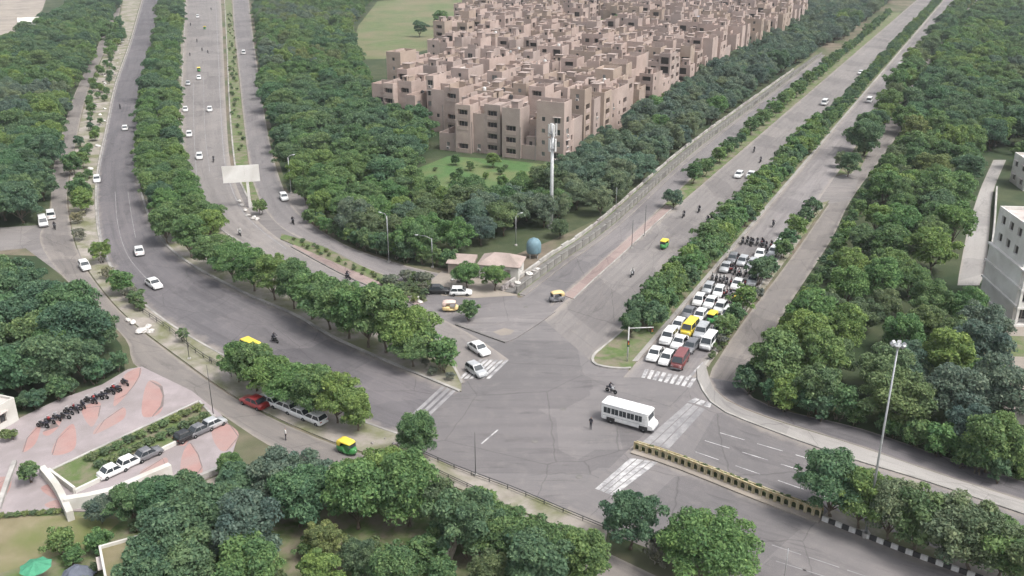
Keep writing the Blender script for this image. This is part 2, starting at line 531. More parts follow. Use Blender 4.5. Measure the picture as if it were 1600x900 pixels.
def sheet(name, poly, z, mat, skirt=0.0, kind='structure', parent=None):
    P = [Vector((p[0], p[1], 0)) for p in poly]
    tris = tessellate_polygon([P])
    mb = MB()
    mb.v = [(p.x, p.y, z) for p in P]
    nrm = []
    for t in tris:
        a, b, c = (P[i] for i in t)
        nrm.append(tuple(t) if (b - a).cross(c - a).z > 0 else tuple(reversed(t)))
    mb.f = nrm
    mb.m = [0] * len(nrm)
    if skirt:
        n = len(P)
        o = n
        mb.v += [(p.x, p.y, z - skirt) for p in P]
        for i in range(n):
            j = (i + 1) % n
            mb.f.append((i, j, o + j, o + i))
            mb.m.append(0)
    mb.uv = [(v[0], v[1]) for v in mb.v]
    o = link(name, mb.mesh(name, mat), parent)
    if parent is None:
        tag(o, kind=kind)
    return o
def offset(pts, d):
    """a polyline moved d metres to its right"""
    out = []
    for i, p in enumerate(pts):
        t = pts[min(i + 1, len(pts) - 1)] - pts[max(i - 1, 0)]
        t = Vector((t.x, t.y, 0)).normalized()
        out.append(p + Vector((t.y, -t.x, 0)) * d)
    return out
def ribbon(name, pts, w, z0, z1, mat, parent=None, kind='structure', step=3.0, jitter=0.0):
    """a solid kerb or low wall that follows a line"""
    c = smooth(pts, step)
    a, b = offset(c, -w / 2), offset(c, w / 2)
    mb = MB()
    rings = []
    for i, (p, q) in enumerate(zip(a, b)):
        dz = RNG.uniform(-jitter, jitter)
        rings.append([(p.x, p.y, z0), (q.x, q.y, z0), (q.x, q.y, z1 + dz), (p.x, p.y, z1 + dz)])
    mb.loft(rings)
    s = 0
    mb.uv = []
    for i in range(len(c)):
        if i: s += (c[i] - c[i - 1]).length
        mb.uv += [(s, 0), (s, w), (s, w), (s, 0)]
    o = link(name, mb.mesh(name, mat), parent)
    if parent is None and kind:
        tag(o, kind=kind)
    return o
def inside(p, poly):
    x, y = p[0], p[1]
    c = False
    j = len(poly) - 1
    for i in range(len(poly)):
        a, b = poly[i], poly[j]
        if (a[1] > y) != (b[1] > y) and x < (b[0] - a[0]) * (y - a[1]) / (b[1] - a[1]) + a[0]:
            c = not c
        j = i
    return c

# ================================================================== THE SETTING: ground, roads, paths
sheet('ground', [(-2500, -200), (2500, -200), (2500, 5000), (-2500, 5000)], 0.0, 'earth')

# wood floors and open grass
def ground_patch(name, pxs, z, mat):
    return sheet(name, [p for p in GL(pxs)], z, mat)
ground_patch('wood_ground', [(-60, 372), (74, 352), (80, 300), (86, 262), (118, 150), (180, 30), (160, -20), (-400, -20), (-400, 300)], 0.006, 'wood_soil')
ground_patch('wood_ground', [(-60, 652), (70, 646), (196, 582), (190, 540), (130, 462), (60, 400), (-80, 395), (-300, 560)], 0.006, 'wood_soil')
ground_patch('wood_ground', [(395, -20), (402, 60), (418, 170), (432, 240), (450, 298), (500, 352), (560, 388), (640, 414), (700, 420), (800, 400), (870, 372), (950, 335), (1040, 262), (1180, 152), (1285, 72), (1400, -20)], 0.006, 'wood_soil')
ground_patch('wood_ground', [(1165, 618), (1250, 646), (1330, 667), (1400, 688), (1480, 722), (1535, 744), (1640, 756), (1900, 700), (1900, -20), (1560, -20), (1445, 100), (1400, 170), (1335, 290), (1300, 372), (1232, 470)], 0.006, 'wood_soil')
ground_patch('meadow', [(545, 92), (560, 40), (590, 2), (760, -12), (840, -14), (800, 30), (740, 62), (640, 84), (600, 92)], 0.012, 'meadow_grass')
ground_patch('lawn', [(640, 300), (655, 262), (700, 244), (790, 250), (862, 258), (850, 296), (770, 322), (690, 322)], 0.012, 'lawn_grass')
ground_patch('dirt_field', [(-60, 60), (22, 54), (66, 16), (80, -25), (-200, -25)], 0.012, 'sandy')
ground_patch('foreground_grass', [(-30, 930), (-30, 800), (110, 800), (330, 760), (480, 745), (600, 712), (690, 745), (800, 800), (930, 870), (1000, 930)], 0.008, 'verge_grass')
ground_patch('dry_lawn', [(-30, 905), (-30, 808), (108, 806), (190, 812), (150, 850), (70, 874)], 0.014, 'dry_lawn')
ground_patch('bare_ground', [(270, 780), (320, 752), (360, 735), (385, 745), (330, 800)], 0.016, 'sandy')

# ---- road edges in photo pixels on the ground
A_L = [(236, -45), (222, 0), (205, 60), (181, 130), (166, 200), (152, 270), (151, 340), (164, 400), (198, 450), (250, 496), (320, 540), (400, 582), (480, 622), (560, 657), (625, 680)]
A_R = [(262, -45), (252, 0), (241, 80), (228, 130), (217, 200), (214, 262), (224, 312), (247, 366), (290, 408), (378, 456), (460, 492), (520, 527), (600, 563), (660, 588), (718, 612)]
B_L = [(292, -45), (290, 0), (287, 70), (284, 150), (288, 250), (304, 306), (342, 356), (400, 392), (470, 427), (560, 468), (640, 512), (700, 562), (722, 600)]
B_R = [(340, -45), (345, 0), (349, 80), (352, 150), (357, 230), (365, 276), (384, 322), (410, 352), (455, 386), (545, 434), (625, 466), (690, 498), (748, 530), (795, 562)]
C_L = [(362, -45), (364, 20), (372, 100), (380, 180), (388, 246), (398, 292), (416, 330), (446, 360), (500, 386), (560, 414), (640, 446), (670, 462)]
C_R = [(386, -45), (390, 10), (400, 90), (412, 170), (425, 238), (446, 302), (472, 338), (530, 378), (585, 400), (645, 418), (690, 428)]
L_L = [(176, -30), (160, 50), (128, 122), (112, 160), (86, 250), (78, 330), (62, 372), (88, 420), (135, 468), (196, 530), (212, 572), (290, 612), (352, 652), (420, 696), (500, 730), (600, 762), (740, 812), (900, 888), (960, 930)]
L_R = [(196, -30), (184, 30), (150, 110), (132, 160), (120, 215), (106, 290), (108, 340), (124, 400), (165, 462), (215, 512), (280, 562), (350, 612), (430, 656), (520, 694), (620, 728), (720, 768), (840, 812), (945, 862), (1050, 912)]
def W(pts): return GL(pts)

ground_patch('road_junction', [(560, 640), (600, 600), (655, 560), (640, 500), (652, 440), (700, 426), (790, 440), (810, 466), (900, 448), (1000, 470), (960, 560), (985, 582), (1098, 584), (1118, 622), (1165, 656), (1260, 694), (1180, 790), (1120, 870), (960, 832), (850, 790), (740, 750), (640, 712)], 0.022, 'asphalt_cross')
strip('road', W(A_L), W(A_R), 0.034, 'asphalt_dark')
strip('road', W(B_L), W(B_R), 0.036, 'asphalt_pale')
strip('service_road', W(C_L), W(C_R), 0.030, 'asphalt_cross')
strip('service_road', W(L_L), W(L_R), 0.032, 'asphalt_service')
ground_patch('side_road', [(-40, 396), (40, 388), (130, 455), (130, 400), (86, 352), (60, 352), (-40, 358)], 0.026, 'asphalt_pale')
ground_patch('side_road', [(438, 300), (492, 306), (482, 326), (476, 342), (450, 322)], 0.026, 'asphalt_pale')
# asphalt apron where the two left roads meet
ground_patch('road_apron', [(366, 282), (398, 280), (432, 300), (480, 345), (500, 362), (456, 392), (420, 372), (380, 330)], 0.028, 'asphalt_pale')

ys = [470, 420, 360, 300, 240, 180, 120, 70, 30, 0, -30, -50]
D_L = [(850, 500)] + [to_vp(897, 458, y) for y in [440, 400, 340, 280, 220, 160, 110, 70, 30, 0, -30, -50]]
D_R = [(925, 566)] + [to_vp(932, 560, y) for y in [540, 480, 400, 320, 240, 180, 120, 70, 30, 0, -30, -50]]
E_L = [to_vp(986, 576, y) for y in [590, 540, 480, 400, 320, 240, 180, 120, 70, 30, 0, -30, -50]]
E_R = [to_vp(1094, 580, y) for y in [590, 540, 480, 400, 320, 240, 180, 120, 70, 30, 0, -30, -50]]
strip('road', W(D_L), W(D_R), 0.034, 'asphalt_pale')
strip('road', W(E_L), W(E_R), 0.038, 'asphalt_rough')
F_L = [(1310, -10), (1560, -45)][0:0] + [(1530, -20), (1440, 105), (1370, 215), (1300, 312), (1240, 398), (1165, 498), (1122, 562), (1108, 590), (1132, 622), (1200, 652), (1333, 694), (1467, 740), (1600, 782), (1720, 824)]
F_R = [(1560, -20), (1470, 105), (1400, 215), (1334, 306), (1298, 376), (1232, 478), (1180, 566), (1160, 600), (1176, 622), (1225, 642), (1340, 668), (1470, 712), (1600, 752), (1720, 790)]
strip('service_road', W(F_L[:8]), W(F_R[:8]), 0.030, 'asphalt_service')
strip('service_road', W(F_L[6:]), W(F_R[6:]), 0.028, 'asphalt_dark')
ground_patch('road_opening', [to_vp(1094, 580, 318), to_vp(1094, 580, 275), (1345, 270), (1330, 312), (1300, 318)], 0.042, 'asphalt_pale')
J_L = [(812, 462), (872, 414), (958, 352), (1082, 240), (1182, 164), (1284, 88)]
J_R = [(862, 478), (905, 440), (1000, 356), (1112, 250), (1206, 170), (1292, 94)]
strip('service_road', W(J_L), W(J_R), 0.030, 'asphalt_cross')
H1_T = [(1098, 590), (1112, 616), (1145, 646), (1200, 671), (1323, 716), (1433, 749), (1533, 782), (1640, 818), (1780, 866)]
H1_B = [(985, 700), (1000, 706), (1060, 728), (1200, 783), (1290, 814), (1440, 872), (1560, 918), (1660, 956), (1800, 1010)]
H2_B = [(880, 800), (905, 812), (945, 830), (1040, 868), (1130, 905), (1250, 955), (1400, 1015), (1500, 1060), (1650, 1120)]
strip('road', W(H1_T), W(H1_B), 0.034, 'asphalt_cross')
strip('road', W(H1_B), W(H2_B), 0.030, 'asphalt_cross')

# ---- footpaths and kerbs
def path_px(name, l, r, z, mat, skirt=0.0):
    return strip(name, W(l), W(r), z, mat, skirt=skirt)
G_T = [(1104, 562), (1106, 586), (1128, 622), (1198, 654), (1333, 696), (1467, 742), (1600, 784), (1720, 826)]
G_B = [(1090, 578), (1094, 602), (1122, 638), (1200, 671), (1323, 715), (1433, 748), (1533, 781), (1700, 838)]
path_px('footpath', G_T, G_B, 0.16, 'footpath_grey', 0.2)
ribbon('kerb', W(G_B), 0.28, 0.0, 0.20, 'kerb_stone')
FP_L = [(880, 462), (905, 441), (955, 396), (1010, 347), (1040, 321)]
FP_R = [(896, 468), (925, 440), (972, 398), (1024, 350), (1052, 325)]
path_px('footpath', FP_L, FP_R, 0.13, 'footpath_pink', 0.16)
ribbon('kerb', W(FP_R), 0.25, 0.0, 0.17, 'kerb_stone')
BF_L = [(455, 386), (545, 434), (625, 466), (648, 478)]
BF_R = [(468, 378), (552, 422), (630, 456), (662, 474)]
path_px('footpath', BF_L, BF_R, 0.14, 'footpath_pink', 0.17)
ribbon('kerb', W(BF_L), 0.25, 0.0, 0.18, 'concrete_dark')
path_px('verge', [(440, 366), (500, 384), (560, 414), (630, 446), (668, 470)], [(438, 374), (470, 388), (552, 424), (630, 458), (660, 474)], 0.15, 'verge_grass', 0.18)
# strip of grass between the two left roads
path_px('verge', [(350, -20), (354, 60), (358, 150), (364, 230), (372, 275), (398, 330)], [(360, -20), (366, 60), (376, 150), (386, 240), (392, 275), (410, 325)], 0.12, 'verge_grass', 0.15)
ribbon('kerb', W([(350, -20), (354, 60), (358, 150), (364, 230), (372, 275), (398, 330)]), 0.4, 0, 0.17, 'kerb_stone')
# verge between the left road and its service road
V_R = [(a - 2, b) for a, b in A_L]
path_px('verge', [(198, -30), (186, 30), (152, 110), (134, 160), (121, 215), (108, 290), (110, 340), (126, 400), (167, 462), (216, 511), (281, 560), (351, 610), (431, 653), (522, 692), (608, 720)], V_R, 0.14, 'verge_soil', 0.17)
ribbon('kerb', W([(a, b) for a, b in A_L]), 0.35, 0, 0.18, 'kerb_stone')
# the wide strip along the junction's lower edge
path_px('verge', [(608, 722), (640, 732), (720, 766), (840, 810), (944, 858)], [(632, 690), (670, 714), (760, 748), (860, 788), (950, 828)], 0.14, 'verge_soil', 0.17)
# planted median of the curved road
path_px('median', [(a + 3, b + 1) for a, b in A_R], [(a - 1, b + 1) for a, b in B_L], 0.16, 'verge_soil', 0.2)
ribbon('kerb', W(A_R), 0.45, 0, 0.24, 'kerb_stone')
ribbon('kerb', W(B_L), 0.35, 0, 0.22, 'kerb_stone')
# planted median of the straight avenue, with its rounded nose
MD_L = [(928, 556), (940, 545)] + [to_vp(932, 560, y) for y in [520, 480, 400, 320, 240, 180, 120, 70, 30, 0, -40]]
MD_R = [(985, 578), (990, 571)] + [to_vp(985, 576, y) for y in [540, 480, 400, 320, 240, 180, 120, 70, 30, 0, -40]]
path_px('median', MD_L, MD_R, 0.17, 'verge_grass', 0.2)
sheet('median_nose', GL([(928, 557), (926, 565), (932, 571), (950, 575), (970, 577), (985, 577), (985, 570), (940, 550)]), 0.168, 'verge_grass', 0.2)
ribbon('kerb', W([(940, 545), (928, 556), (926, 565), (932, 571), (950, 575), (970, 577), (986, 576)]), 0.4, 0, 0.24, 'kerb_stone', step=1.0)
ribbon('kerb', W(MD_L[1:]), 0.3, 0, 0.22, 'kerb_stone')
path_px('footpath', [to_vp(979, 576, y) for y in [566, 480, 400, 320, 240, 180, 120, 60, 0]], [to_vp(988, 576, y) for y in [566, 480, 400, 320, 240, 180, 120, 60, 0]], 0.225, 'footpath_grey', 0.2)
# planted strip between the avenue and its right service road
path_px('verge', [to_vp(1096, 580, y) for y in [572, 520, 460, 400, 340, 320]], [(1106, 574), (1130, 540), (1166, 490), (1236, 396), (1284, 328), (1296, 314)], 0.15, 'verge_soil', 0.18)
ribbon('kerb', W([to_vp(1096, 580, y) for y in [572, 520, 460, 400, 340, 320]]), 0.3, 0, 0.2, 'kerb_stone')
path_px('verge', [to_vp(1096, 580, y) for y in [276, 230, 170, 110, 60, 0, -30]], [(1345, 262), (1372, 208), (1400, 165), (1444, 98), (1490, 40), (1525, -8), (1545, -30)], 0.15, 'verge_grass', 0.18)
# planted strip between the avenue and its left service road
path_px('verge', [(1040, 320), (1070, 290), (1112, 252), (1206, 172), (1292, 96), (1380, 20)], [to_vp(899, 458, y) for y in [320, 285, 250, 172, 96, 20]], 0.15, 'verge_grass', 0.18)
# plain verge behind the service road, up to the trees
path_px('verge', [(796, 452), (850, 410), (940, 340), (1060, 240), (1170, 156), (1276, 82)], [(811, 462), (871, 414), (957, 352), (1081, 240), (1181, 164), (1283, 88)], 0.10, 'verge_grass', 0.12)
ground_patch('bare_ground', [(672, 440), (690, 424), (740, 424), (815, 440), (808, 462), (740, 466), (690, 462)], 0.045, 'sandy')
# traffic island
sheet('traffic_island', GL([(752, 498), (800, 494), (850, 490), (868, 488), (840, 508), (806, 530), (790, 536), (756, 524), (712, 508), (735, 502)]), 0.17, 'asphalt_rough', 0.2)
ribbon('kerb', W([(712, 508), (756, 524), (790, 536)]), 0.3, 0, 0.22, 'concrete_dark', step=1.5)
ground_patch('sand_patch', [(770, 520), (788, 514), (804, 518), (798, 524), (782, 526)], 0.176, 'sandy')

# ---- pedestrian and traffic markings
def bar(name, p, d, length, width, z, mat):
    """one painted bar: centre p, direction d"""
    d = Vector((d.x, d.y, 0)).normalized()
    n = Vector((-d.y, d.x, 0))
    a, b = d * length / 2, n * width / 2
    return sheet(name, [p - a - b, p + a - b, p + a + b, p - a + b], z, mat)
def crossing(p0, p1, q0, q1, nbars, mat, z=0.048, fill=0.72):
    """bars laid side by side between the two lines p0-p1 and q0-q1 (photo pixels)"""
    P0, P1, Q0, Q1 = G(*p0), G(*p1), G(*q0), G(*q1)
    for i in range(nbars):
        t0, t1 = i / nbars, (i + fill) / nbars
        sheet('crossing_bar', [P0.lerp(P1, t0), P0.lerp(P1, t1), Q0.lerp(Q1, t1), Q0.lerp(Q1, t0)], z, mat)
# lower arm of the crossing by the barrier: long bars running across the road
crossing((985, 716), (1030, 723), (930, 764), (960, 776), 4, 'marking_white', 0.046, 0.84)
crossing((1003, 692), (1047, 702), (1074, 630), (1103, 640), 3, 'marking_worn', 0.046, 0.88)
crossing((1074, 628), (1112, 638), (1086, 622), (1114, 631), 3, 'marking_white', 0.052, 0.8)
crossing((1002, 590), (1082, 607), (1008, 577), (1092, 592), 9, 'marking_white', 0.05, 0.62)
crossing((632, 658), (662, 664), (690, 604), (716, 612), 3, 'marking_worn', 0.046, 0.6)
crossing((716, 592), (768, 592), (750, 562), (798, 563), 6, 'marking_white', 0.05, 0.66)
def dashes(p0, p1, n, length, width=0.14, z=0.05, mat='marking_white', skip=()):
    a, b = G(*p0), G(*p1)
    for i in range(n):
        if i in skip: continue
        t = (i + 0.5) / n
        bar('lane_dash', a.lerp(b, t), b - a, length, width, z, mat)
dashes((1074, 702), (1420, 822), 5, 3.0)
dashes((1092, 686), (1480, 806), 6, 3.2)
dashes((1116, 674), (1500, 786), 6, 3.2)
dashes((1200, 850), (1380, 910), 3, 3.0, mat='marking_worn')
dashes((1215, 878), (1300, 905), 2, 3.0, mat='marking_worn')
def painted_line(pts, w, z, mat='marking_white'):
    c = smooth(W(pts), 4.0)
    a, b = offset(c, -w / 2), offset(c, w / 2)
    return strip('painted_line', a, b, z, mat)
painted_line([(752, 694), (764, 680), (778, 672)], 0.22, 0.05)
painted_line([(a + 3, b) for a, b in A_L[1:13]], 0.2, 0.052, 'marking_worn')
painted_line([(180, 300), (184, 350), (200, 400), (240, 448)], 0.12, 0.052, 'marking_worn')
painted_line([(200, 300), (206, 340), (212, 372)], 0.12, 0.052, 'marking_worn')
painted_line([(a - 8, b + 3) for a, b in B_R[1:9]], 0.2, 0.052, 'marking_worn')
painted_line([(302, 130), (303, 200), (308, 290)], 0.15, 0.052, 'marking_worn')
painted_line([(318, 120), (320, 200), (328, 270)], 0.12, 0.052, 'marking_worn')
painted_line([to_vp(1090, 580, 566), to_vp(1084, 580, 590)], 0.35, 0.054)

# ================================================================== PLAZA with petal inlays, planter and low walls
plaza_px = [(222, 574), (300, 612), (345, 648), (372, 682), (356, 734), (316, 752), (268, 772), (205, 800), (108, 800), (-40, 808), (-40, 690), (40, 650), (90, 626), (160, 602), (200, 578)]
plaza = sheet('plaza', GL(plaza_px), 0.13, 'plaza_grey', 0.16)
def petal(pts):
    """a curved inlay through the given photo points, with a dark joint along one side"""
    P = GL(pts)
    n = len(P)
    out = []
    for i in range(n):
        a, b, c, d = P[i - 1], P[i], P[(i + 1) % n], P[(i + 2) % n]
        for k in range(6):
            t = k / 6
            out.append(0.5 * ((2 * b) + (c - a) * t + (2 * a - 5 * b + 4 * c - d) * t * t + (3 * b - a - 3 * c + d) * t ** 3))
    sheet('petal_inlay', out, 0.136, 'plaza_pink', parent=plaza)
    line = out[:len(out) // 2 + 1]
    lo = strip('inlay_line', offset(line, -0.06), offset(line, 0.06), 0.142, 'plaza_line')
    lo.parent = plaza
    del lo['kind']
for pts in [[(220, 576), (214, 598), (180, 636), (182, 612), (196, 586)], [(234, 596), (254, 606), (252, 644), (224, 652), (224, 620)], [(128, 640), (156, 630), (154, 652), (142, 668)], [(148, 680), (156, 664), (192, 638), (193, 656)],
            [(82, 712), (92, 684), (115, 664), (117, 702)], [(334, 654), (372, 676), (362, 700), (346, 706), (332, 684)], [(298, 694), (314, 722), (314, 746), (285, 754), (284, 716)], [(218, 742), (240, 726), (262, 718), (258, 764), (232, 766)],
            [(266, 690), (276, 674), (296, 680), (288, 698)], [(36, 708), (44, 684), (64, 664), (56, 694)], [(68, 676), (96, 654), (92, 668), (76, 682)], [(64, 764), (90, 756), (98, 776), (84, 780)], [(-20, 788), (-16, 752), (16, 748), (12, 772)], [(70, 790), (92, 782), (98, 794), (84, 797)]]:
    petal(pts)
# raised planter: three low walls round soil, hedge rows inside
pl = [G(78, 742), G(312, 632), G(342, 664), G(118, 772)]
planter = thing('raised_planter', 'long raised stone planter with hedges crossing the pink petal plaza', 'planter', pl[0].lerp(pl[2], 0.5))
base = planter.location
loc_ = lambda p: p - base
sheet('soil', [loc_(p) for p in pl], 0.52, 'verge_grass', 0.5, parent=planter)
for i in range(4):
    o = ribbon('rim', [loc_(pl[i]), loc_(pl[(i + 1) % 4])], 0.3, 0.0, 0.62 if i != 3 else 0.9, 'plaster_white' if i in (2, 3) else 'concrete', planter)
def wall_run(name, label, pts, w, h, mat, cat='wall', z0=0.0, group=None, jit=0.0):
    P = W(pts)
    o = ribbon(name, [p - P[0] for p in P], w, z0, h, mat, None, None, 2.0, jit)
    o.location = P[0]
    return tag(o, label, cat, group)
wall_run('retaining_wall', 'white retaining wall with a broad flat top at the foot of the planter', [(104, 796), (170, 784), (226, 760), (268, 742)], 0.8, 1.5, 'plaster_white')
wall_run('retaining_wall', 'white end wall running down from the planter corner to the lawn', [(68, 742), (92, 772), (112, 814)], 0.7, 1.2, 'plaster_white')
wall_run('retaining_wall', 'cream kerb wall along the lower edge of the petal plaza', [(270, 768), (312, 750), (354, 734)], 0.5, 0.7, 'concrete')
wall_run('retaining_wall', 'pale curved wall at the left picture edge beside the plaza', [(-6, 812), (8, 770), (24, 726)], 0.5, 0.6, 'concrete')

# ================================================================== TREES
def crown_mesh(name, seed, R, Z0, Z1, nleaf, leaf, mat, nlobes=13, spread=0.62, droop=-0.35, inner=0.2):
    """a crown of many leaf sprays set on the shells of uneven lobes; gaps are left between the lobes"""
    r = np.random.default_rng(seed)
    zc, hz = (Z0 + Z1) / 2, (Z1 - Z0) / 2
    C, S = [], []
    ax, ay = r.uniform(0.85, 1.18), r.uniform(0.85, 1.18)
    lop = r.uniform(0, 6.28)
    for i in range(int(nlobes * 3.2)):
        a = 2 * math.pi * (i * 0.618 + r.uniform(-0.1, 0.1))
        e = r.uniform(-0.7, 1.0)
        far = r.uniform(0.55, 1.0) if r.random() < 0.8 else r.uniform(1.0, 1.28)
        rr = math.sqrt(max(0.0, 1 - e * e * 0.8)) * far * (spread + 0.08) * (1 + 0.18 * math.cos(a - lop))
        C.append((R * rr * math.cos(a) * ax, R * rr * math.sin(a) * ay, zc + hz * (e * 0.74 + r.uniform(-0.1, 0.1))))
        S.append(R * r.uniform(0.12, 0.31) * (0.8 if far > 1 else 1.0))
    C.append((0, 0, zc)); S.append(R * 0.55)
    C.append((R * 0.2 * math.cos(lop), R * 0.2 * math.sin(lop), zc + hz * 0.3)); S.append(R * 0.45)
    C, S = np.array(C), np.array(S)
    sq = np.array([1, 1, 0.82 * min(1.0, hz / R * 1.15)])
    w = S ** 2 / (S ** 2).sum()
    n = int(nleaf * 2.6)
    k = r.choice(len(S), n, p=w)
    d = r.normal(size=(n, 3))
    d /= np.linalg.norm(d, axis=1)[:, None]
    d[:, 2] = np.where(d[:, 2] < droop, -d[:, 2], d[:, 2])
    inn = r.random(n) < inner
    rad = np.where(inn, r.uniform(0.35, 0.75, n), r.uniform(0.72, 1.12, n))
    bumpy = 1 + 0.10 * np.sin(d[:, 0] * 7 + k) * np.cos(d[:, 1] * 6 + k * 2)
    P = C[k] + d * sq * (S[k] * rad * bumpy)[:, None]
    keep = np.ones(n, bool)
    for j in range(len(S)):
        q = np.linalg.norm((P - C[j]) / sq, axis=1) / S[j]
        keep &= (k == j) | (q > 0.80) | inn
    keep &= P[:, 2] > Z0 * 0.85
    P, d, k = P[keep][:nleaf], d[keep][:nleaf], k[keep][:nleaf]
    n = len(P)
    nr = d * 0.7 + np.array([0, 0, 0.55]) + r.normal(size=(n, 3)) * 0.72
    nr /= np.linalg.norm(nr, axis=1)[:, None]
    t = np.cross(nr, r.normal(size=(n, 3)))
    t /= np.linalg.norm(t, axis=1)[:, None] + 1e-9
    b = np.cross(nr, t)
    sz = leaf * np.clip(r.lognormal(-0.08, 0.42, n), 0.4, 2.2)[:, None]
    lift = nr * sz * 0.22
    V = np.empty((n, 4, 3))
    V[:, 0] = P - t * sz
    V[:, 1] = P - b * sz * 0.62 + lift
    V[:, 2] = P + t * sz * 1.05
    V[:, 3] = P + b * sz * 0.62 + lift
    me = bpy.data.meshes.new(name)
    me.vertices.add(n * 4)
    me.vertices.foreach_set('co', V.astype(np.float32).ravel())
    me.loops.add(n * 4)
    me.loops.foreach_set('vertex_index', np.arange(n * 4, dtype=np.int32))
    me.polygons.add(n)
    me.polygons.foreach_set('loop_start', np.arange(0, n * 4, 4, dtype=np.int32))
    me.polygons.foreach_set('loop_total', np.full(n, 4, np.int32))
    at = me.attributes.new('tint', 'FLOAT', 'FACE')
    at.data.foreach_set('value', np.clip(r.normal(0.45, 0.27, n), 0, 1).astype(np.float32))
    lt = r.random(len(S))
    ac = me.attributes.new('clump', 'FLOAT', 'FACE')
    ac.data.foreach_set('value', lt[k].astype(np.float32))
    me.materials.append(MATS[mat])
    me.update()
    me.validate()
    return me, C, S
def trunk_mesh(name, seed, Z0, C, S, r0, mat='bark', stems=1):
    r = random.Random(seed)
    mb = MB()
    for s in range(stems):
        ox, oy = (0, 0) if stems == 1 else (r.uniform(-0.3, 0.3), r.uniform(-0.3, 0.3))
        fork = Vector((ox * 2 + r.uniform(-0.2, 0.2), oy * 2 + r.uniform(-0.2, 0.2), max(Z0 * 1.05, 0.5)))
        mb.tube([(ox, oy, -0.1), (ox, oy, 0.25), fork * 0.6 + Vector((0.05, 0.03, 0)), fork], [r0 * 1.5, r0 * 1.05, r0 * 0.85, r0 * 0.75], 7)
        for i in range(0, len(S), 5 if stems == 1 else 8):
            c = Vector(C[i])
            m = fork.lerp(c, 0.5) + Vector((0, 0, 0.12 * (c - fork).length))
            mb.tube([fork, m, fork.lerp(c, 0.95)], [r0 * 0.5, r0 * 0.32, r0 * 0.12], 5, cap=False)
    return mb.mesh(name, mat, True)
KINDS = {}      # kind -> list of (crown mesh, trunk mesh, crown radius)
def tree_kind(kind, seeds, R, Z0, Z1, nleaf, leaf, mat, r0, bark='bark', stems=1, **kw):
    KINDS[kind] = []
    for s in seeds:
        rr = random.Random(s)
        a, b = rr.uniform(0.9, 1.12), rr.uniform(0.92, 1.1)
        me, C, S = crown_mesh(kind + '_crown', s, R * a, Z0, Z1 * b, nleaf, leaf, mat, **kw)
        KINDS[kind].append((me, trunk_mesh(kind + '_trunk', s, Z0, C, S, r0, bark, stems)))
tree_kind('broad', (1, 2, 3, 4, 31, 32), 4.4, 0.9, 7.8, 15000, 0.135, 'leaf_mid', 0.2)
tree_kind('bright', (5, 6, 7, 33, 34), 4.0, 0.8, 7.4, 14000, 0.13, 'leaf_bright', 0.18)
tree_kind('blue', (8, 9, 10, 35), 3.9, 0.8, 7.2, 14000, 0.122, 'leaf_blue', 0.17, nlobes=18)
tree_kind('olive', (11, 12, 36), 3.8, 0.8, 6.8, 13500, 0.125, 'leaf_olive', 0.17, nlobes=16)
tree_kind('street', (13, 14, 15, 37, 38), 3.6, 1.0, 7.4, 16500, 0.118, 'leaf_bright', 0.16, nlobes=20)
tree_kind('roadside', (41,), 4.9, 0.9, 7.0, 30000, 0.115, 'leaf_bright', 0.2, nlobes=24)
tree_kind('shrub', (16, 17, 18), 1.7, 0.2, 3.2, 3200, 0.115, 'leaf_mid', 0.05, stems=3, nlobes=10)
tree_kind('shrub_bright', (19, 20), 1.8, 0.2, 3.3, 3300, 0.115, 'leaf_bright', 0.05, stems=3, nlobes=10)
tree_kind('low_bush', (21, 22), 0.9, 0.05, 1.3, 900, 0.095, 'leaf_olive', 0.03, stems=3, nlobes=8)
tree_kind('grey_bush', (23, 24), 1.3, 0.1, 1.9, 900, 0.11, 'leaf_grey', 0.03, 'bark_pale', stems=3, nlobes=9, inner=0.05)
tree_kind('wispy', (25, 26), 2.0, 0.9, 3.6, 1100, 0.15, 'leaf_olive', 0.06, nlobes=9, inner=0.05)

N_TREES = [0]
def tree(kind, p, label, group=None, scale=1.0, name='tree', cat='tree', sz=None, var=None, z=0.0, rz=None):
    opts = KINDS[kind]
    cr, tr = opts[var if var is not None else RNG.randrange(len(opts))]
    rt = thing(name, label, cat, (p[0], p[1], z), RNG.uniform(0, 6.28) if rz is None else rz, group)
    rt.scale = (scale, scale, scale * (sz or RNG.uniform(0.92, 1.1)))
    link('trunk', tr, rt)
    link('crown', cr, rt)
    N_TREES[0] += 1
    return rt
def px_at(p):
    return proj((p[0], p[1], 0))

# --- woods: every tree spot first, then the largest in the picture become trees of their own, the rest one mass per wood
def scatter(poly, spacing, keep_out=(), tries=30000, seed=1):
    r = random.Random(seed)
    xs = [p.x for p in poly]; ys_ = [p.y for p in poly]
    cell = spacing
    grid, out = {}, []
    misses = 0
    for _ in range(tries):
        x, y = r.uniform(min(xs), max(xs)), r.uniform(min(ys_), max(ys_))
        if not inside((x, y), poly) or any(inside((x, y), k) for k in keep_out):
            continue
        gx, gy = int(x // cell), int(y // cell)
        ok = True
        for a in range(gx - 1, gx + 2):
            for b in range(gy - 1, gy + 2):
                for q in grid.get((a, b), ()):
                    if (q[0] - x) ** 2 + (q[1] - y) ** 2 < spacing * spacing:
                        ok = False
        if ok:
            grid.setdefault((gx, gy), []).append((x, y))
            out.append((x, y))
            misses = 0
        else:
            misses += 1
            if misses > 700: break
    return out
GN_CACHE = {}
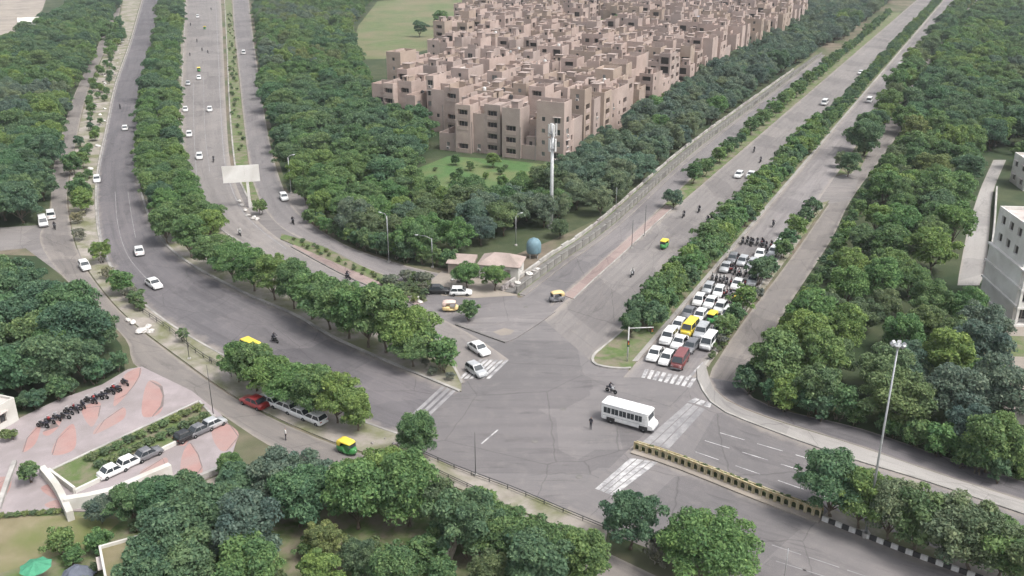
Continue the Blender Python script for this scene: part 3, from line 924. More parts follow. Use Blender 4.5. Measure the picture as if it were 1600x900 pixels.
def tree_mass(name, label, spots, kinds, kseq):
    """many far trees as one object: points that carry crowns and trunks"""
    variants = [v for k in kinds for v in KINDS[k]]
    carriers = []
    for v in variants:
        if v[0].name not in GN_CACHE:
            m = v[0]
            GN_CACHE[v[0].name] = None
        carriers.append(v)
    n = len(spots)
    me = bpy.data.meshes.new(name)
    me.vertices.add(n)
    me.vertices.foreach_set('co', np.array([(x, y, 0.0) for x, y in spots], np.float32).ravel())
    def attr(nm, typ, vals):
        a = me.attributes.new(nm, typ, 'POINT')
        a.data.foreach_set('vector' if typ == 'FLOAT_VECTOR' else 'value', vals)
    attr('pick', 'INT', np.array(kseq, np.int32))
    attr('turn', 'FLOAT_VECTOR', np.stack([np.zeros(n), np.zeros(n), NR.uniform(0, 6.28, n)], 1).astype(np.float32).ravel())
    s = NR.uniform(0.75, 1.25, n)
    attr('size', 'FLOAT_VECTOR', np.stack([s, s, s * NR.uniform(0.88, 1.12, n)], 1).astype(np.float32).ravel())
    o = link(name, me)
    tag(o, label, kind='stuff')
    o['category'] = 'wood'
    ng = bpy.data.node_groups.new(name + '_nodes', 'GeometryNodeTree')
    ng.interface.new_socket('Geometry', in_out='INPUT', socket_type='NodeSocketGeometry')
    ng.interface.new_socket('Geometry', in_out='OUTPUT', socket_type='NodeSocketGeometry')
    gi, go = ng.nodes.new('NodeGroupInput'), ng.nodes.new('NodeGroupOutput')
    iop = ng.nodes.new('GeometryNodeInstanceOnPoints')
    iop.inputs['Pick Instance'].default_value = True
    jall = ng.nodes.new('GeometryNodeJoinGeometry')
    for v in reversed(carriers):                         # joined geometry comes out in reverse order of linking
        j = ng.nodes.new('GeometryNodeJoinGeometry')
        for part in v:
            oi = ng.nodes.new('GeometryNodeObjectInfo')
            oi.inputs['Object'].default_value = SOURCE[part.name]
            ng.links.new(oi.outputs['Geometry'], j.inputs[0])
        g2 = ng.nodes.new('GeometryNodeGeometryToInstance')
        ng.links.new(j.outputs[0], g2.inputs[0])
        ng.links.new(g2.outputs[0], jall.inputs[0])
    ng.links.new(gi.outputs[0], iop.inputs['Points'])
    ng.links.new(jall.outputs[0], iop.inputs['Instance'])
    for nm, typ, sock in (('pick', 'INT', 'Instance Index'), ('turn', 'FLOAT_VECTOR', 'Rotation'), ('size', 'FLOAT_VECTOR', 'Scale')):
        a = ng.nodes.new('GeometryNodeInputNamedAttribute')
        a.data_type = typ
        a.inputs['Name'].default_value = nm
        ng.links.new(a.outputs['Attribute'], iop.inputs[sock])
    ng.links.new(iop.outputs[0], go.inputs[0])
    md = o.modifiers.new('trees', 'NODES')
    md.node_group = ng
    return o
SOURCE = {}     # mesh name -> an object of the scene that uses that mesh, at unit scale in its own space

WOODS = []
def zone_words(zone, p):
    if not zone: return ''
    x, y = px_at(p)
    for test, w in zone:
        if test(x, y): return ', ' + w
    return ''
def wood(name, mass_label, tree_label, group, pxs, spacing, weights, n_single, keep_out=(), seed=1, zone=None):
    poly = GL(pxs)
    spots = scatter(poly, spacing, [GL(k) for k in keep_out], seed=seed)
    r = random.Random(seed + 77)
    kinds = list(weights)
    blob = []
    for x, y in spots:
        # neighbouring trees tend to be of one kind
        fx = math.sin(x * 0.045 + seed) + math.sin(y * 0.038 + x * 0.02 + seed * 2) + r.uniform(-0.9, 0.9)
        cum, tot = 0.0, sum(weights.values())
        t = min(0.999, max(0.0, (fx + 2.6) / 5.2)) * tot
        for k in kinds:
            cum += weights[k]
            if t < cum:
                break
        blob.append(k)
    order = sorted(range(len(spots)), key=lambda i: math.hypot(spots[i][0], spots[i][1]))
    vis = [i for i in order if -40 < px_at(spots[i])[0] < 1640 and -60 < px_at(spots[i])[1] < 960]
    single = set(vis[:n_single])
    desc = {'broad': 'dark green rounded', 'bright': 'bright green', 'blue': 'grey-green feathery', 'olive': 'olive green', 'street': 'fresh green', 'shrub': 'low dark green', 'shrub_bright': 'low fresh green'}
    for i in sorted(single):
        k = blob[i]
        tree(k, spots[i], desc[k] + ' ' + tree_label + zone_words(zone, spots[i]), group, r.uniform(0.78, 1.22))
    rest = [i for i in range(len(spots)) if i not in single]
    WOODS.append((name, mass_label, [spots[i] for i in rest], [blob[i] for i in rest], kinds))
    return len(spots)

c1 = wood('dense_wood', 'far dense wood along the left side road below the bare field', 'tree in the dense upper left wood', 'trees of the upper left wood',
     [(-80, 366), (66, 348), (72, 290), (80, 255), (112, 150), (172, 40), (190, 0), (150, -5), (96, 30), (60, 56), (20, 76), (-80, 84)], 4.5, {'broad': 5, 'bright': 2, 'blue': 2}, 26, seed=3, zone=[(lambda x, y: x > 50, 'on the lane edge'), (lambda x, y: y > 330, 'in its lowest row'), (lambda x, y: True, 'inside')])
c2 = wood('dense_wood', 'trees at the picture edge behind the plaza', 'tree in the clump behind the petal plaza', 'trees of the clump behind the plaza',
     [(-70, 640), (60, 638), (122, 608), (160, 584), (160, 552), (124, 526), (74, 500), (34, 470), (-90, 456)], 3.9, {'broad': 7, 'bright': 1}, 44, seed=5, zone=[(lambda x, y: x > 140, 'at its road-side tip'), (lambda x, y: y > 600, 'along its lower edge'), (lambda x, y: y > 530, 'in its middle'), (lambda x, y: True, 'in its upper part')])
c3 = wood('dense_wood', 'far dense wood between the curved road and the pink apartment blocks', 'tree in the middle wood before the pink apartments', 'trees of the middle wood',
     [(400, -15), (408, 60), (422, 165), (436, 232), (456, 300), (512, 352), (570, 386), (640, 408), (690, 412), (770, 380), (850, 366), (880, 330), (862, 300), (770, 330), (690, 330), (634, 300), (650, 258), (668, 215), (640, 205), (600, 196), (590, 180), (560, 110), (540, 60), (560, 30), (590, -15)], 4.5, {'broad': 4, 'bright': 3, 'olive': 1, 'blue': 2.4}, 44, seed=7, zone=[(lambda x, y: x < 540, 'by the bend'), (lambda x, y: x > 740, 'below the mast'), (lambda x, y: y > 370, 'in the front row'), (lambda x, y: True, 'below the lawn')])
c4 = wood('dense_wood', 'far grey-green tree belt between the pink apartments and the avenue', 'tree in the belt behind the avenue wall', 'trees of the belt beside the apartments',
     [(866, 376), (900, 358), (946, 334), (1040, 252), (1108, 200), (1174, 151), (1278, 76), (1316, 64), (1390, 2), (1425, -25), (1300, -25), (1240, 20), (1160, 80), (1060, 160), (960, 225), (900, 262), (880, 300)], 4.2, {'bright': 0.6, 'blue': 7, 'broad': 1.6}, 26, seed=9, zone=[(lambda x, y: x < 930, 'at its near tip'), (lambda x, y: x < 1010, 'next to the tip'), (lambda x, y: True, 'farther up')])
c5 = wood('dense_wood', 'far dense wood right of the avenue', 'tree in the large right wood', 'trees of the large right wood',
     [(1166, 606), (1180, 622), (1252, 646), (1334, 666), (1400, 686), (1470, 714), (1530, 742), (1640, 752), (1640, 690), (1575, 680), (1540, 600), (1540, 540), (1545, 480), (1500, 440), (1510, 350), (1530, 290), (1640, 270), (1800, 150), (1800, -25), (1570, -25), (1484, 70), (1404, 215), (1376, 300), (1352, 380), (1300, 480), (1246, 570), (1190, 606)], 4.3, {'broad': 5, 'bright': 3.4, 'olive': 1.0, 'blue': 1.6}, 72, [[(1462, 506), (1556, 506), (1610, 236), (1528, 236)]], seed=11, zone=[(lambda x, y: y > 690, 'lower right corner'), (lambda x, y: y > 640, 'lower edge by the mast'), (lambda x, y: x < 1230, 'near tip'), (lambda x, y: y > 600, 'just behind the lower edge'), (lambda x, y: x > 1420 and y > 560, 'below the villa'), (lambda x, y: x > 1420, 'beside the villa yard'), (lambda x, y: y > 560, 'lower middle'), (lambda x, y: y > 510, 'centre'), (lambda x, y: True, 'upper middle')])
c6 = wood('dense_wood', 'far trees crowding the right edge of the avenue', 'tree beside the far end of the right-hand carriageway', 'trees on the avenue right edge',
     [(1330, 258), (1346, 254), (1374, 205), (1404, 162), (1448, 96), (1498, 36), (1536, -20), (1522, -20), (1458, 62), (1392, 152)], 4.4, {'broad': 3, 'bright': 2, 'olive': 2}, 6, seed=13)
for nm, lb, px, sp, sd in (('far_wood', 'hazy line of trees beyond the meadow at the top edge', [(380, -16), (800, -16), (860, -34), (400, -40)], 6.0, 21),
                           ('far_wood', 'hazy far wood beyond the bare field at the top left', [(-200, -24), (160, -24), (170, -45), (-200, -45)], 6.0, 22),
                           ('far_wood', 'hazy far trees beyond the avenue at the top right', [(1240, -26), (1900, -26), (1900, -50), (1200, -50)], 6.0, 23)):
    pass
c7 = wood('dense_wood', 'far tree line along the top edge beyond the meadow', 'tree beyond the meadow', 'trees beyond the meadow', [(556, 4), (660, -4), (790, -10), (800, -24), (556, -16)], 5.5, {'broad': 3, 'bright': 1}, 0, seed=15)
print('wood spots', c1, c2, c3, c4, c5, c6)
# one open-grown tree of every kind and variant exists in the woods above; find the objects that carry each mesh
for o in list(COL.objects):
    if o.type == 'MESH' and o.name.split('.')[0] in ('crown', 'trunk') and o.data.name not in SOURCE:
        SOURCE[o.data.name] = o
for name, lb, spots, blob, kinds in WOODS:
    if not spots: continue
    kinds = [k for k in kinds if all(v[0].name in SOURCE for v in KINDS[k])]
    base_i, tot = {}, 0
    for k in kinds:
        base_i[k] = tot
        tot += len(KINDS[k])
    seq = [base_i.get(k, 0) + RNG.randrange(len(KINDS[k]) if k in base_i else tot) for k in blob]
    tree_mass(name, lb, spots, kinds, seq)

# --- the planted median of the curved road
mid = []
am, bm = resample(smooth(W(A_R), 3), 160), resample(smooth(W(B_L), 3), 160)
for a, b in zip(am, bm):
    mid.append((a, b))
def along(pairs, spacing, rows, jit, r):
    out, acc, last = [], 0.0, None
    for a, b in pairs:
        c = (a + b) / 2
        if last is not None:
            acc += (c - last).length
        last = c
        if acc >= spacing:
            acc = 0.0
            for q in rows:
                p = a.lerp(b, q + r.uniform(-0.06, 0.06))
                out.append((p.x + r.uniform(-jit, jit), p.y + r.uniform(-jit, jit)))
    return out
r = random.Random(31)
spots = along(mid, 5.0, (0.26, 0.72), 0.7, r)
# near end: larger, rounder street trees in one line; the rest is a dense double row
near = [((262, 382), 1.0, 'street'), ((300, 404), 1.05, 'street'), ((336, 424), 1.05, 'street'), ((366, 442), 1.0, 'street'), ((398, 456), 1.0, 'street'), ((430, 470), 1.0, 'street'), ((460, 484), 1.05, 'street'), ((488, 500), 1.1, 'street'),
        ((516, 516), 1.15, 'street'), ((546, 530), 1.2, 'street'), ((576, 544), 1.28, 'street'), ((604, 552), 1.32, 'street'), ((632, 562), 1.25, 'street'), ((646, 574), 0.9, 'street')]
kk = 0
med_far, med_k = [], []
for x, y in sorted(spots, key=lambda s: s[1]):
    px, py = px_at((x, y))
    if py > 386 or py < -30: continue
    if kk >= 46:
        med_far.append((x, y)); med_k.append(r.randrange(11)); continue
    tree('bright' if r.random() < 0.7 else 'broad', (x, y), 'bushy green tree in the double row on the curved median, ' + ('lower stretch' if py > 340 else ('middle stretch' if py > 290 else 'upper stretch')), 'trees on the curved median', r.uniform(0.82, 1.05), z=0.16)
    kk += 1
for i, (p, s, k) in enumerate(near):
    tree(k, G(*p), 'full round street tree on the curved median, %s from the junction' % ORD[len(near) - 1 - i], 'large trees on the curved median', s, z=0.16, var=i % 5)
tree('shrub_bright', G(694, 582), 'low bushy tree on the very tip of the curved median', None, 1.55, z=0.16)
for i, p in enumerate([(664, 574), (676, 588), (704, 596)]):
    tree('grey_bush', G(*p), 'dry pale bush on the soil of the median tip', 'dry bushes at the median tip', 0.6, name='shrub', cat='shrub', z=0.16)

# --- straight avenue: clipped shrubs on its median
av = list(zip(resample(W(MD_L[2:]), 260), resample(W(MD_R[2:]), 260)))
r = random.Random(37)
n_sh = 0
sp = along(av, 2.7, (0.26, 0.68), 0.35, r)
sp.sort(key=lambda s: s[1])
far_sh, far_k = [], []
for i, (x, y) in enumerate(sp):
    px, py = px_at((x, y))
    if py > 548 or py < -30: continue
    if n_sh < 84:
        k = 'shrub' if r.random() < 0.3 else 'shrub_bright'
        tree(k, (x, y), 'leafy shrub on the planted avenue median, ' + ('beside the head of the queue' if py > 480 else ('beside the tail of the queue' if py > 400 else ('past the yellow auto rickshaw' if py > 330 else 'far stretch'))), 'shrubs on the avenue median', r.uniform(1.15, 1.65), name='shrub', cat='shrub', z=0.17)
        n_sh += 1
    else:
        far_sh.append((x, y)); far_k.append(r.randrange(5))
tree('broad', G(985, 528), 'broad green tree at the head of the avenue median beside the signal arm', None, 0.52, z=0.17)
tree('broad', G(1012, 506), 'round green tree, next one up from the head of the avenue median', None, 0.55, z=0.17)
# planting between avenue and left service road
r = random.Random(41)
av2 = list(zip(resample(W([(1060, 300), (1112, 254), (1206, 174), (1292, 98), (1372, 28)]), 120), resample(W([to_vp(899, 458, y) for y in [300, 250, 172, 96, 26]]), 120)))
for (x, y) in along(av2, 5.2, (0.5,), 0.5, r):
    tree('shrub_bright' if r.random() < 0.6 else 'shrub', (x, y), 'shrub in the strip between the avenue and the walled service road', 'shrubs beside the walled service road', r.uniform(1.0, 1.6), name='shrub', cat='shrub', z=0.15)
tree('blue', G(1052, 326), 'small dark bushy tree standing alone at the end of the pink footpath', None, 0.62, z=0.13)
# planting between avenue and right service road
r = random.Random(43)
for i, (p, s, k) in enumerate([((1132, 528), 1.15, 'shrub_bright'), ((1128, 540), 0.9, 'grey_bush'), ((1146, 512), 1.2, 'shrub'), ((1162, 492), 1.3, 'shrub_bright'), ((1184, 470), 1.0, 'grey_bush'), ((1200, 436), 1.35, 'shrub'), ((1186, 446), 1.5, 'shrub'),
               ((1222, 404), 1.2, 'shrub_bright'), ((1230, 392), 1.3, 'shrub'), ((1244, 372), 1.35, 'shrub_bright'), ((1258, 354), 1.2, 'shrub'), ((1270, 338), 1.3, 'shrub')]):
    tree(k, G(*p), ('dry grey bush' if k == 'grey_bush' else 'green bush') + ', %s up the strip between queue and right service road' % ORD[i], 'bushes on the strip beside the queue', s, name='shrub', cat='shrub', z=0.15)
for x, y in scatter(GL([(1112, 566), (1130, 544), (1160, 498), (1140, 505), (1112, 545)]), 1.0, seed=5):
    tree('low_bush', (x, y), 'low olive weed clump at the foot of the strip beside the queue', 'weed clumps beside the queue', r.uniform(0.5, 0.9), name='weed_clump', cat='weed', z=0.15)
# trees right where the avenue opens to its service road
for i, (p, s, k) in enumerate([((1324, 276), 0.7, 'broad'), ((1312, 262), 0.55, 'blue'), ((1350, 246), 0.75, 'olive')]):
    tree(k, G(*p), ['broad tree standing at the gap between avenue and service road', 'grey-green tree leaning over the avenue at the gap', 'olive tree behind the gap between avenue and service road'][i], None, s)
# --- verge of the left road: loose dry shrubs
r = random.Random(47)
for x, y in scatter(GL([(186, 35), (152, 115), (136, 160), (124, 215), (112, 290), (114, 335), (140, 335), (146, 268), (158, 200), (172, 132), (196, 62)]), 5.4, seed=8):
    px, py = px_at((x, y))
    tree('shrub' if r.random() < 0.4 else 'shrub_bright', (x, y), 'loose shrub on the stony verge between left road and side lane', 'shrubs on the stony left verge', r.uniform(1.0, 1.7) * (0.6 if px > 140 and py > 90 else 1.0), name='shrub', cat='shrub', z=0.14)
for i, (p, s, k) in enumerate([((128, 322), 1.2, 'grey_bush'), ((122, 350), 1.3, 'grey_bush'), ((126, 376), 1.1, 'grey_bush'), ((160, 412), 1.2, 'shrub_bright'), ((170, 436), 1.1, 'grey_bush'), ((182, 452), 1.2, 'low_bush'), ((194, 462), 1.3, 'shrub_bright'), ((206, 472), 1.2, 'grey_bush'), ((220, 486), 1.15, 'low_bush'), ((214, 482), 1.0, 'shrub')]):
    tree(k, G(*p), '%s in the line along the left verge, %s from its upper end' % ({'grey_bush': 'dusty grey bush', 'shrub_bright': 'fresh green bush', 'low_bush': 'low olive bush', 'shrub': 'dark bush'}[k], ORD[i]), 'bushes down the left verge', s, name='shrub', cat='shrub', z=0.14)
tree('wispy', G(288, 536), 'thin sapling with a flat wispy crown on the bare verge', None, 0.62, z=0.14)
# row of street trees between left road and its service road
for i, (p, s) in enumerate([((374, 598), 0.78), ((402, 612), 0.92), ((432, 626), 0.9), ((462, 638), 0.94), ((496, 652), 0.98), ((528, 662), 0.9), ((560, 674), 0.74)]):
    tree('street', G(*p), 'fresh green street tree above the parked cars, %s from the yellow van' % ORD[i], 'street trees above the parked cars', s, z=0.14, var=i % 5)
tree('street', G(650, 722), 'lone round tree by the junction corner next to the crossing bars', None, 0.84, z=0.14, var=1)
# clipped pair in front of the hut, round tree by the island
tree('street', G(730, 450), 'clipped green tree, left one of the pair before the white hut', None, 0.72, z=0.05, sz=0.95)
tree('street', G(773, 454), 'clipped green tree, right one of the pair before the white hut', None, 0.66, z=0.05, sz=1.05)
tree('shrub', G(733, 502), 'small round bush-like tree on the corner of the traffic island', None, 1.15, z=0.05)
tree('shrub_bright', G(408, 336), 'small bright bush at the foot of the blank hoarding', None, 0.9, name='shrub', cat='shrub', z=0.12)
# the middle wood's near edge: distinct trees
for i, (p, s, k, lb) in enumerate([((655, 406), 1.0, 'bright', 'fresh green tree at the lamp by the service road bend'), ((560, 372), 1.12, 'blue', 'wide grey-green tree with a low dome beside the service road bend'),
                                   ((770, 262), 0.55, 'bright', 'small bright tree standing on the lawn before the apartments'), ((820, 318), 0.75, 'bright', 'light green tree right of the lawn before the apartments'),
                                   ((690, 318), 0.5, 'olive', 'low tree at the lower edge of the lawn'), ((660, 220), 0.9, 'bright', 'bright tree hiding the foot of the leftmost pink block'),
                                   ((875, 372), 0.62, 'olive', 'low tree between the blue tank and the avenue wall')]):
    tree(k, G(*p), lb, None, s)
# bottom foreground
r = random.Random(53)
fg = [((300, 806), 0.7, 'broad'), ((252, 816), 0.72, 'broad'), ((210, 818), 0.6, 'broad'), ((160, 818), 0.48, 'blue'), ((362, 752), 0.5, 'street'), ((430, 790), 0.95, 'blue'), ((378, 800), 0.8, 'broad'), ((486, 784), 0.82, 'blue'), ((470, 822), 0.95, 'broad'),
      ((556, 782), 0.78, 'street'), ((604, 792), 0.92, 'street'), ((560, 826), 1.05, 'bright'), ((640, 822), 1.1, 'street'), ((690, 826), 0.8, 'olive'), ((745, 846), 0.86, 'street'), ((782, 868), 0.85, 'street'), ((728, 872), 0.9, 'broad'),
      ((826, 890), 0.82, 'street'), ((872, 908), 0.9, 'street'), ((912, 925), 0.8, 'street'), ((840, 935), 1.0, 'broad'), ((330, 868), 1.1, 'broad'), ((278, 900), 1.0, 'broad'), ((392, 890), 1.05, 'blue'), ((300, 935), 1.0, 'broad'), ((400, 935), 0.9, 'bright'),
      ((500, 925), 0.62, 'bright'), ((566, 905), 0.6, 'olive'), ((615, 935), 0.7, 'bright'), ((505, 872), 0.6, 'olive'), ((770, 925), 0.6, 'olive'), ((245, 945), 0.95, 'broad')]
fgn = {'broad': 'dark green tree', 'blue': 'grey-green tree', 'street': 'fresh green tree', 'bright': 'bright green tree', 'olive': 'olive green tree'}
cnt = {}
for p, s, k in sorted(fg, key=lambda q: q[0][0]):
    cnt[k] = cnt.get(k, 0) + 1
    tree(k, G(*p), '%s in the foreground grove, %s of its colour from the plaza' % (fgn[k], ORD[cnt[k] - 1]), 'foreground grove', s)
for x, y in scatter(GL([(120, 850), (230, 820), (300, 815), (330, 860), (460, 870), (560, 850), (700, 860), (760, 930), (60, 930), (90, 880)]), 2.0, seed=9)[:36]:
    tree('low_bush' if r.random() < 0.6 else 'shrub_bright', (x, y), 'low grassy bush among the foreground trees', 'low bushes in the foreground', r.uniform(0.6, 1.2), name='shrub', cat='shrub')
tree('broad', G(985, 858), 'dense dark tree on the road edge left of the big leafy one', None, 0.78, z=0.1, sz=1.08)
tree('roadside', G(1096, 906), 'big leafy round tree overhanging the road at the bottom edge', None, 1.0, z=0.1, sz=1.0)
tree('grey_bush', G(1030, 880), 'bare twiggy bush between the two roadside trees at the bottom', None, 1.3, name='shrub', cat='shrub')
# trees on the lower-right median
for i, (p, s, k) in enumerate([((1296, 810), 0.92, 'broad'), ((1340, 828), 0.9, 'street'), ((1386, 846), 0.86, 'blue'), ((1428, 862), 1.0, 'olive'), ((1472, 878), 1.06, 'blue'), ((1512, 894), 1.1, 'olive'), ((1556, 910), 1.0, 'street'), ((1606, 930), 0.95, 'olive')]):
    tree(k, G(*p), 'roadside tree on the striped-kerb median, %s from the cream barrier' % ORD[i], 'trees on the striped-kerb median', s, z=0.2)
tree('bright', G(1540, 738), 'yellow-green tree on the near corner of the large right wood', None, 0.95)
# bushes that close the woods' edges down to the ground
def edge_bushes(pxs, step, label, group, s0, s1, kinds):
    for p in smooth(W(pxs), step):
        tree(r.choice(kinds), (p.x + r.uniform(-0.8, 0.8), p.y + r.uniform(-0.8, 0.8)), label, group, r.uniform(s0, s1), name='shrub', cat='shrub')
edge_bushes([(1170, 606), (1182, 624), (1252, 647), (1334, 667), (1400, 687), (1470, 715), (1530, 744), (1590, 752)], 2.3, 'bush at the foot of the large right wood along the lower road', 'bushes along the lower edge of the right wood', 0.8, 1.5, ['shrub', 'shrub', 'shrub_bright'])
edge_bushes([(1200, 578), (1256, 484), (1318, 380), (1352, 304)], 3.4, 'bush at the foot of the large right wood along the service road', 'bushes along the left edge of the right wood', 0.6, 1.0, ['shrub', 'shrub_bright'])
edge_bushes([(490, 348), (540, 378), (600, 402), (650, 412), (700, 418)], 2.6, 'bush at the foot of the middle wood along the bend', 'bushes along the middle wood', 0.8, 1.4, ['shrub', 'shrub_bright'])
edge_bushes([(0, 640), (66, 640), (130, 606), (190, 580)], 2.6, 'bush at the foot of the clump behind the plaza', 'bushes along the plaza clump', 0.7, 1.2, ['shrub'])
# hedges in the planter
for i, t in enumerate([0.22, 0.30, 0.38, 0.46, 0.54, 0.62, 0.70, 0.78, 0.86, 0.94]):
    for s_ in (0.3, 0.68):
        p = pl[0].lerp(pl[1], t).lerp(pl[3].lerp(pl[2], t), s_)
        tree('low_bush', p, 'clipped low hedge plant growing in the long plaza planter', 'hedge plants in the planter', 1.0, name='hedge_plant', cat='hedge', z=0.5, sz=0.7)
tree('shrub', G(48, 756), 'round dark bush on the plaza corner at the planter end', None, 0.85, name='shrub', cat='shrub', z=0.13)
tree('low_bush', G(16, 690), 'square yellow-green bush at the left picture edge', None, 1.3, name='shrub', cat='shrub', z=0.13)
for i in range(9):
    p = G(2, 808).lerp(G(104, 800), i / 8)
    tree('low_bush', p, 'low clipped hedge plant between plaza and dry lawn', 'hedge plants along the dry lawn', 0.62, name='hedge_plant', cat='hedge', sz=0.6)
# weedy plants along the plaza's upper edge and the wild verge of the curved road
for x, y in scatter(GL([(620, 448), (650, 432), (668, 440), (664, 470), (648, 474), (600, 448)]), 1.3, seed=6)[:40]:
    tree('low_bush' if r.random() < 0.7 else 'grey_bush', (x, y), 'wild low bush at the tip of the grassy verge', 'wild bushes at the verge tip', r.uniform(0.7, 1.2), name='shrub', cat='shrub', z=0.15)
for x, y in scatter(GL([(448, 372), (500, 388), (552, 416), (620, 446), (600, 448), (545, 420), (480, 390)]), 1.6, seed=7)[:40]:
    tree('low_bush', (x, y), 'grass tuft on the green verge between curved road and service road', 'tufts on the green verge', r.uniform(0.35, 0.7), name='weed_clump', cat='weed', z=0.15)
for x, y in scatter(GL([(356, 20), (360, 150), (366, 235), (384, 240), (374, 150), (364, 20)]), 3.2, seed=17)[:60]:
    tree('low_bush', (x, y), 'grass tuft on the narrow strip between the upper left roads', 'tufts on the narrow strip', r.uniform(0.5, 1.1), name='weed_clump', cat='weed', z=0.12)
tree('bright', G(808, 112), 'tree in a courtyard among the pink blocks', None, 0.9)
tree('bright', G(934, 66), 'wide tree before the grey rear block of the apartments', None, 1.5)
tree('bright', G(965, 58), 'second wide tree before the grey rear block of the apartments', None, 1.4)
tree('bright', G(690, 42), 'tree on the meadow edge behind the leftmost pink blocks', None, 1.3)
tree('broad', G(656, 58), 'dark tree on the meadow edge next to the pink blocks', None, 1.1)
SOURCE2 = {}
for o in list(COL.objects):
    if o.type == 'MESH' and o.name.split('.')[0] in ('crown', 'trunk') and o.data.name not in SOURCE:
        SOURCE[o.data.name] = o
if med_far:
    tree_mass('dense_wood', 'far end of the dense tree row on the curved median', med_far, ['bright', 'broad'], med_k)
if far_sh:
    tree_mass('shrubbery', 'far end of the planted avenue median, a dense green band', far_sh, ['shrub', 'shrub_bright'], far_k)
print('trees', N_TREES[0])

# ---- pale bare branches in the foreground
def dead_branch(p, label, s, seed):
    rr = random.Random(seed)
    mb = MB()
    a = Vector((0, 0, 0))
    for k in range(3):
        d = Vector((rr.uniform(-1, 1), rr.uniform(-0.6, 0.6), rr.uniform(0.7, 1.3))) * s
        m = d * 0.5 + Vector((rr.uniform(-0.2, 0.2), rr.uniform(-0.2, 0.2), 0.1)) * s
        mb.tube([a, m, d], [0.12 * s, 0.08 * s, 0.02 * s], 6)
        mb.tube([m, m + Vector((rr.uniform(-0.5, 0.5), rr.uniform(-0.4, 0.4), 0.5)) * s], [0.05 * s, 0.012 * s], 5)
    o = link('dead_branch', mb.mesh('dead_branch', 'bark_pale', True), None, p)
    tag(o, label, 'branch')
dead_branch(G(520, 890), 'bare pale branch lying over the foreground bushes', 1.6, 3)
dead_branch(G(702, 876), 'pale bare trunk standing at the edge of the foreground grove', 2.2, 5)

# tufts and small bushes that break the lawn and the wood fringes
r = random.Random(59)
for x, y in scatter(GL([(650, 300), (662, 268), (705, 252), (790, 256), (850, 264), (840, 292), (770, 314), (700, 314)]), 5.0, seed=19)[:16]:
    tree('low_bush' if r.random() < 0.7 else 'shrub_bright', (x, y), 'small bush dotted on the lawn before the apartments', 'small bushes on the lawn', r.uniform(0.5, 1.0), name='shrub', cat='shrub')

# ================================================================== BUILDINGS
def facade(mb, origin, ux, W_, H_, holes, mi, depth=0.35):
    """wall face with real openings. origin: lower left corner, ux: unit vector to the right seen from outside"""
    o = Vector(origin)
    ux = Vector(ux)
    nrm = Vector((ux.y, -ux.x, 0))                      # points outward
    xs = sorted({0.0, W_, *[h[0] for h in holes], *[h[1] for h in holes]})
    zs = sorted({0.0, H_, *[h[2] for h in holes], *[h[3] for h in holes]})
    P = lambda x, z, d=0.0: o + ux * x + Vector((0, 0, z)) - nrm * d
    for i in range(len(xs) - 1):
        for j in range(len(zs) - 1):
            cx, cz = (xs[i] + xs[i + 1]) / 2, (zs[j] + zs[j + 1]) / 2
            if any(h[0] < cx < h[1] and h[2] < cz < h[3] for h in holes):
                continue
            mb.add([P(xs[i], zs[j]), P(xs[i + 1], zs[j]), P(xs[i + 1], zs[j + 1]), P(xs[i], zs[j + 1])], [(0, 1, 2, 3)], mi)
    for h in holes:
        d = h[4] if len(h) > 4 else depth
        a, b, c, e = (h[0], h[2]), (h[1], h[2]), (h[1], h[3]), (h[0], h[3])
        for p, q in ((a, b), (b, c), (c, e), (e, a)):
            mb.add([P(*p), P(*q), P(*q, d), P(*p, d)], [(0, 1, 2, 3)], mi)
        mb.add([P(*a, d), P(*b, d), P(*c, d), P(*e, d)], [(0, 1, 2, 3)], 2)
def roof_top(mb, x0, x1, y0, y1, z, mi, par=0.9, t=0.22):
    """parapet and sunk roof floor"""
    o = [(x0, y0), (x1, y0), (x1, y1), (x0, y1)]
    i = [(x0 + t, y0 + t), (x1 - t, y0 + t), (x1 - t, y1 - t), (x0 + t, y1 - t)]
    v = [(*p, z) for p in o] + [(*p, z) for p in i] + [(*p, z - par) for p in i]
    f = []
    for k in range(4):
        j = (k + 1) % 4
        f.append((k, j, 4 + j, 4 + k))
        f.append((4 + k, 4 + j, 8 + j, 8 + k))
    mb.add(v, f, mi)
    mb.add([v[8], v[9], v[10], v[11]], [(0, 1, 2, 3)], 1)
WIN = {}
def window_mesh(w, h, two=True):
    key = (round(w, 2), round(h, 2), two)
    if key not in WIN:
        fr = MB()
        t, d = 0.07, 0.06
        fr.box(-w / 2, w / 2, -d, 0, 0, t); fr.box(-w / 2, w / 2, -d, 0, h - t, h)
        fr.box(-w / 2, -w / 2 + t, -d, 0, t, h - t); fr.box(w / 2 - t, w / 2, -d, 0, t, h - t)
        if two:
            fr.box(-0.035, 0.035, -d, 0, t, h - t)
        sh = MB()
        sh.box(-w / 2 - 0.2, w / 2 + 0.2, -0.62, -0.2, h + 0.06, h + 0.16)
        pn = MB()
        pn.add([(-w / 2 + t, -0.02, t), (w / 2 - t, -0.02, t), (w / 2 - t, -0.02, h - t), (-w / 2 + t, -0.02, h - t)], [(0, 1, 2, 3)])
        WIN[key] = (fr.mesh('window', 'window_frame'), pn.mesh('pane', 'pane'), pn.mesh('pane_pale', 'pane_pale'), sh.mesh('sunshade', 'roof_white'))
    return WIN[key]
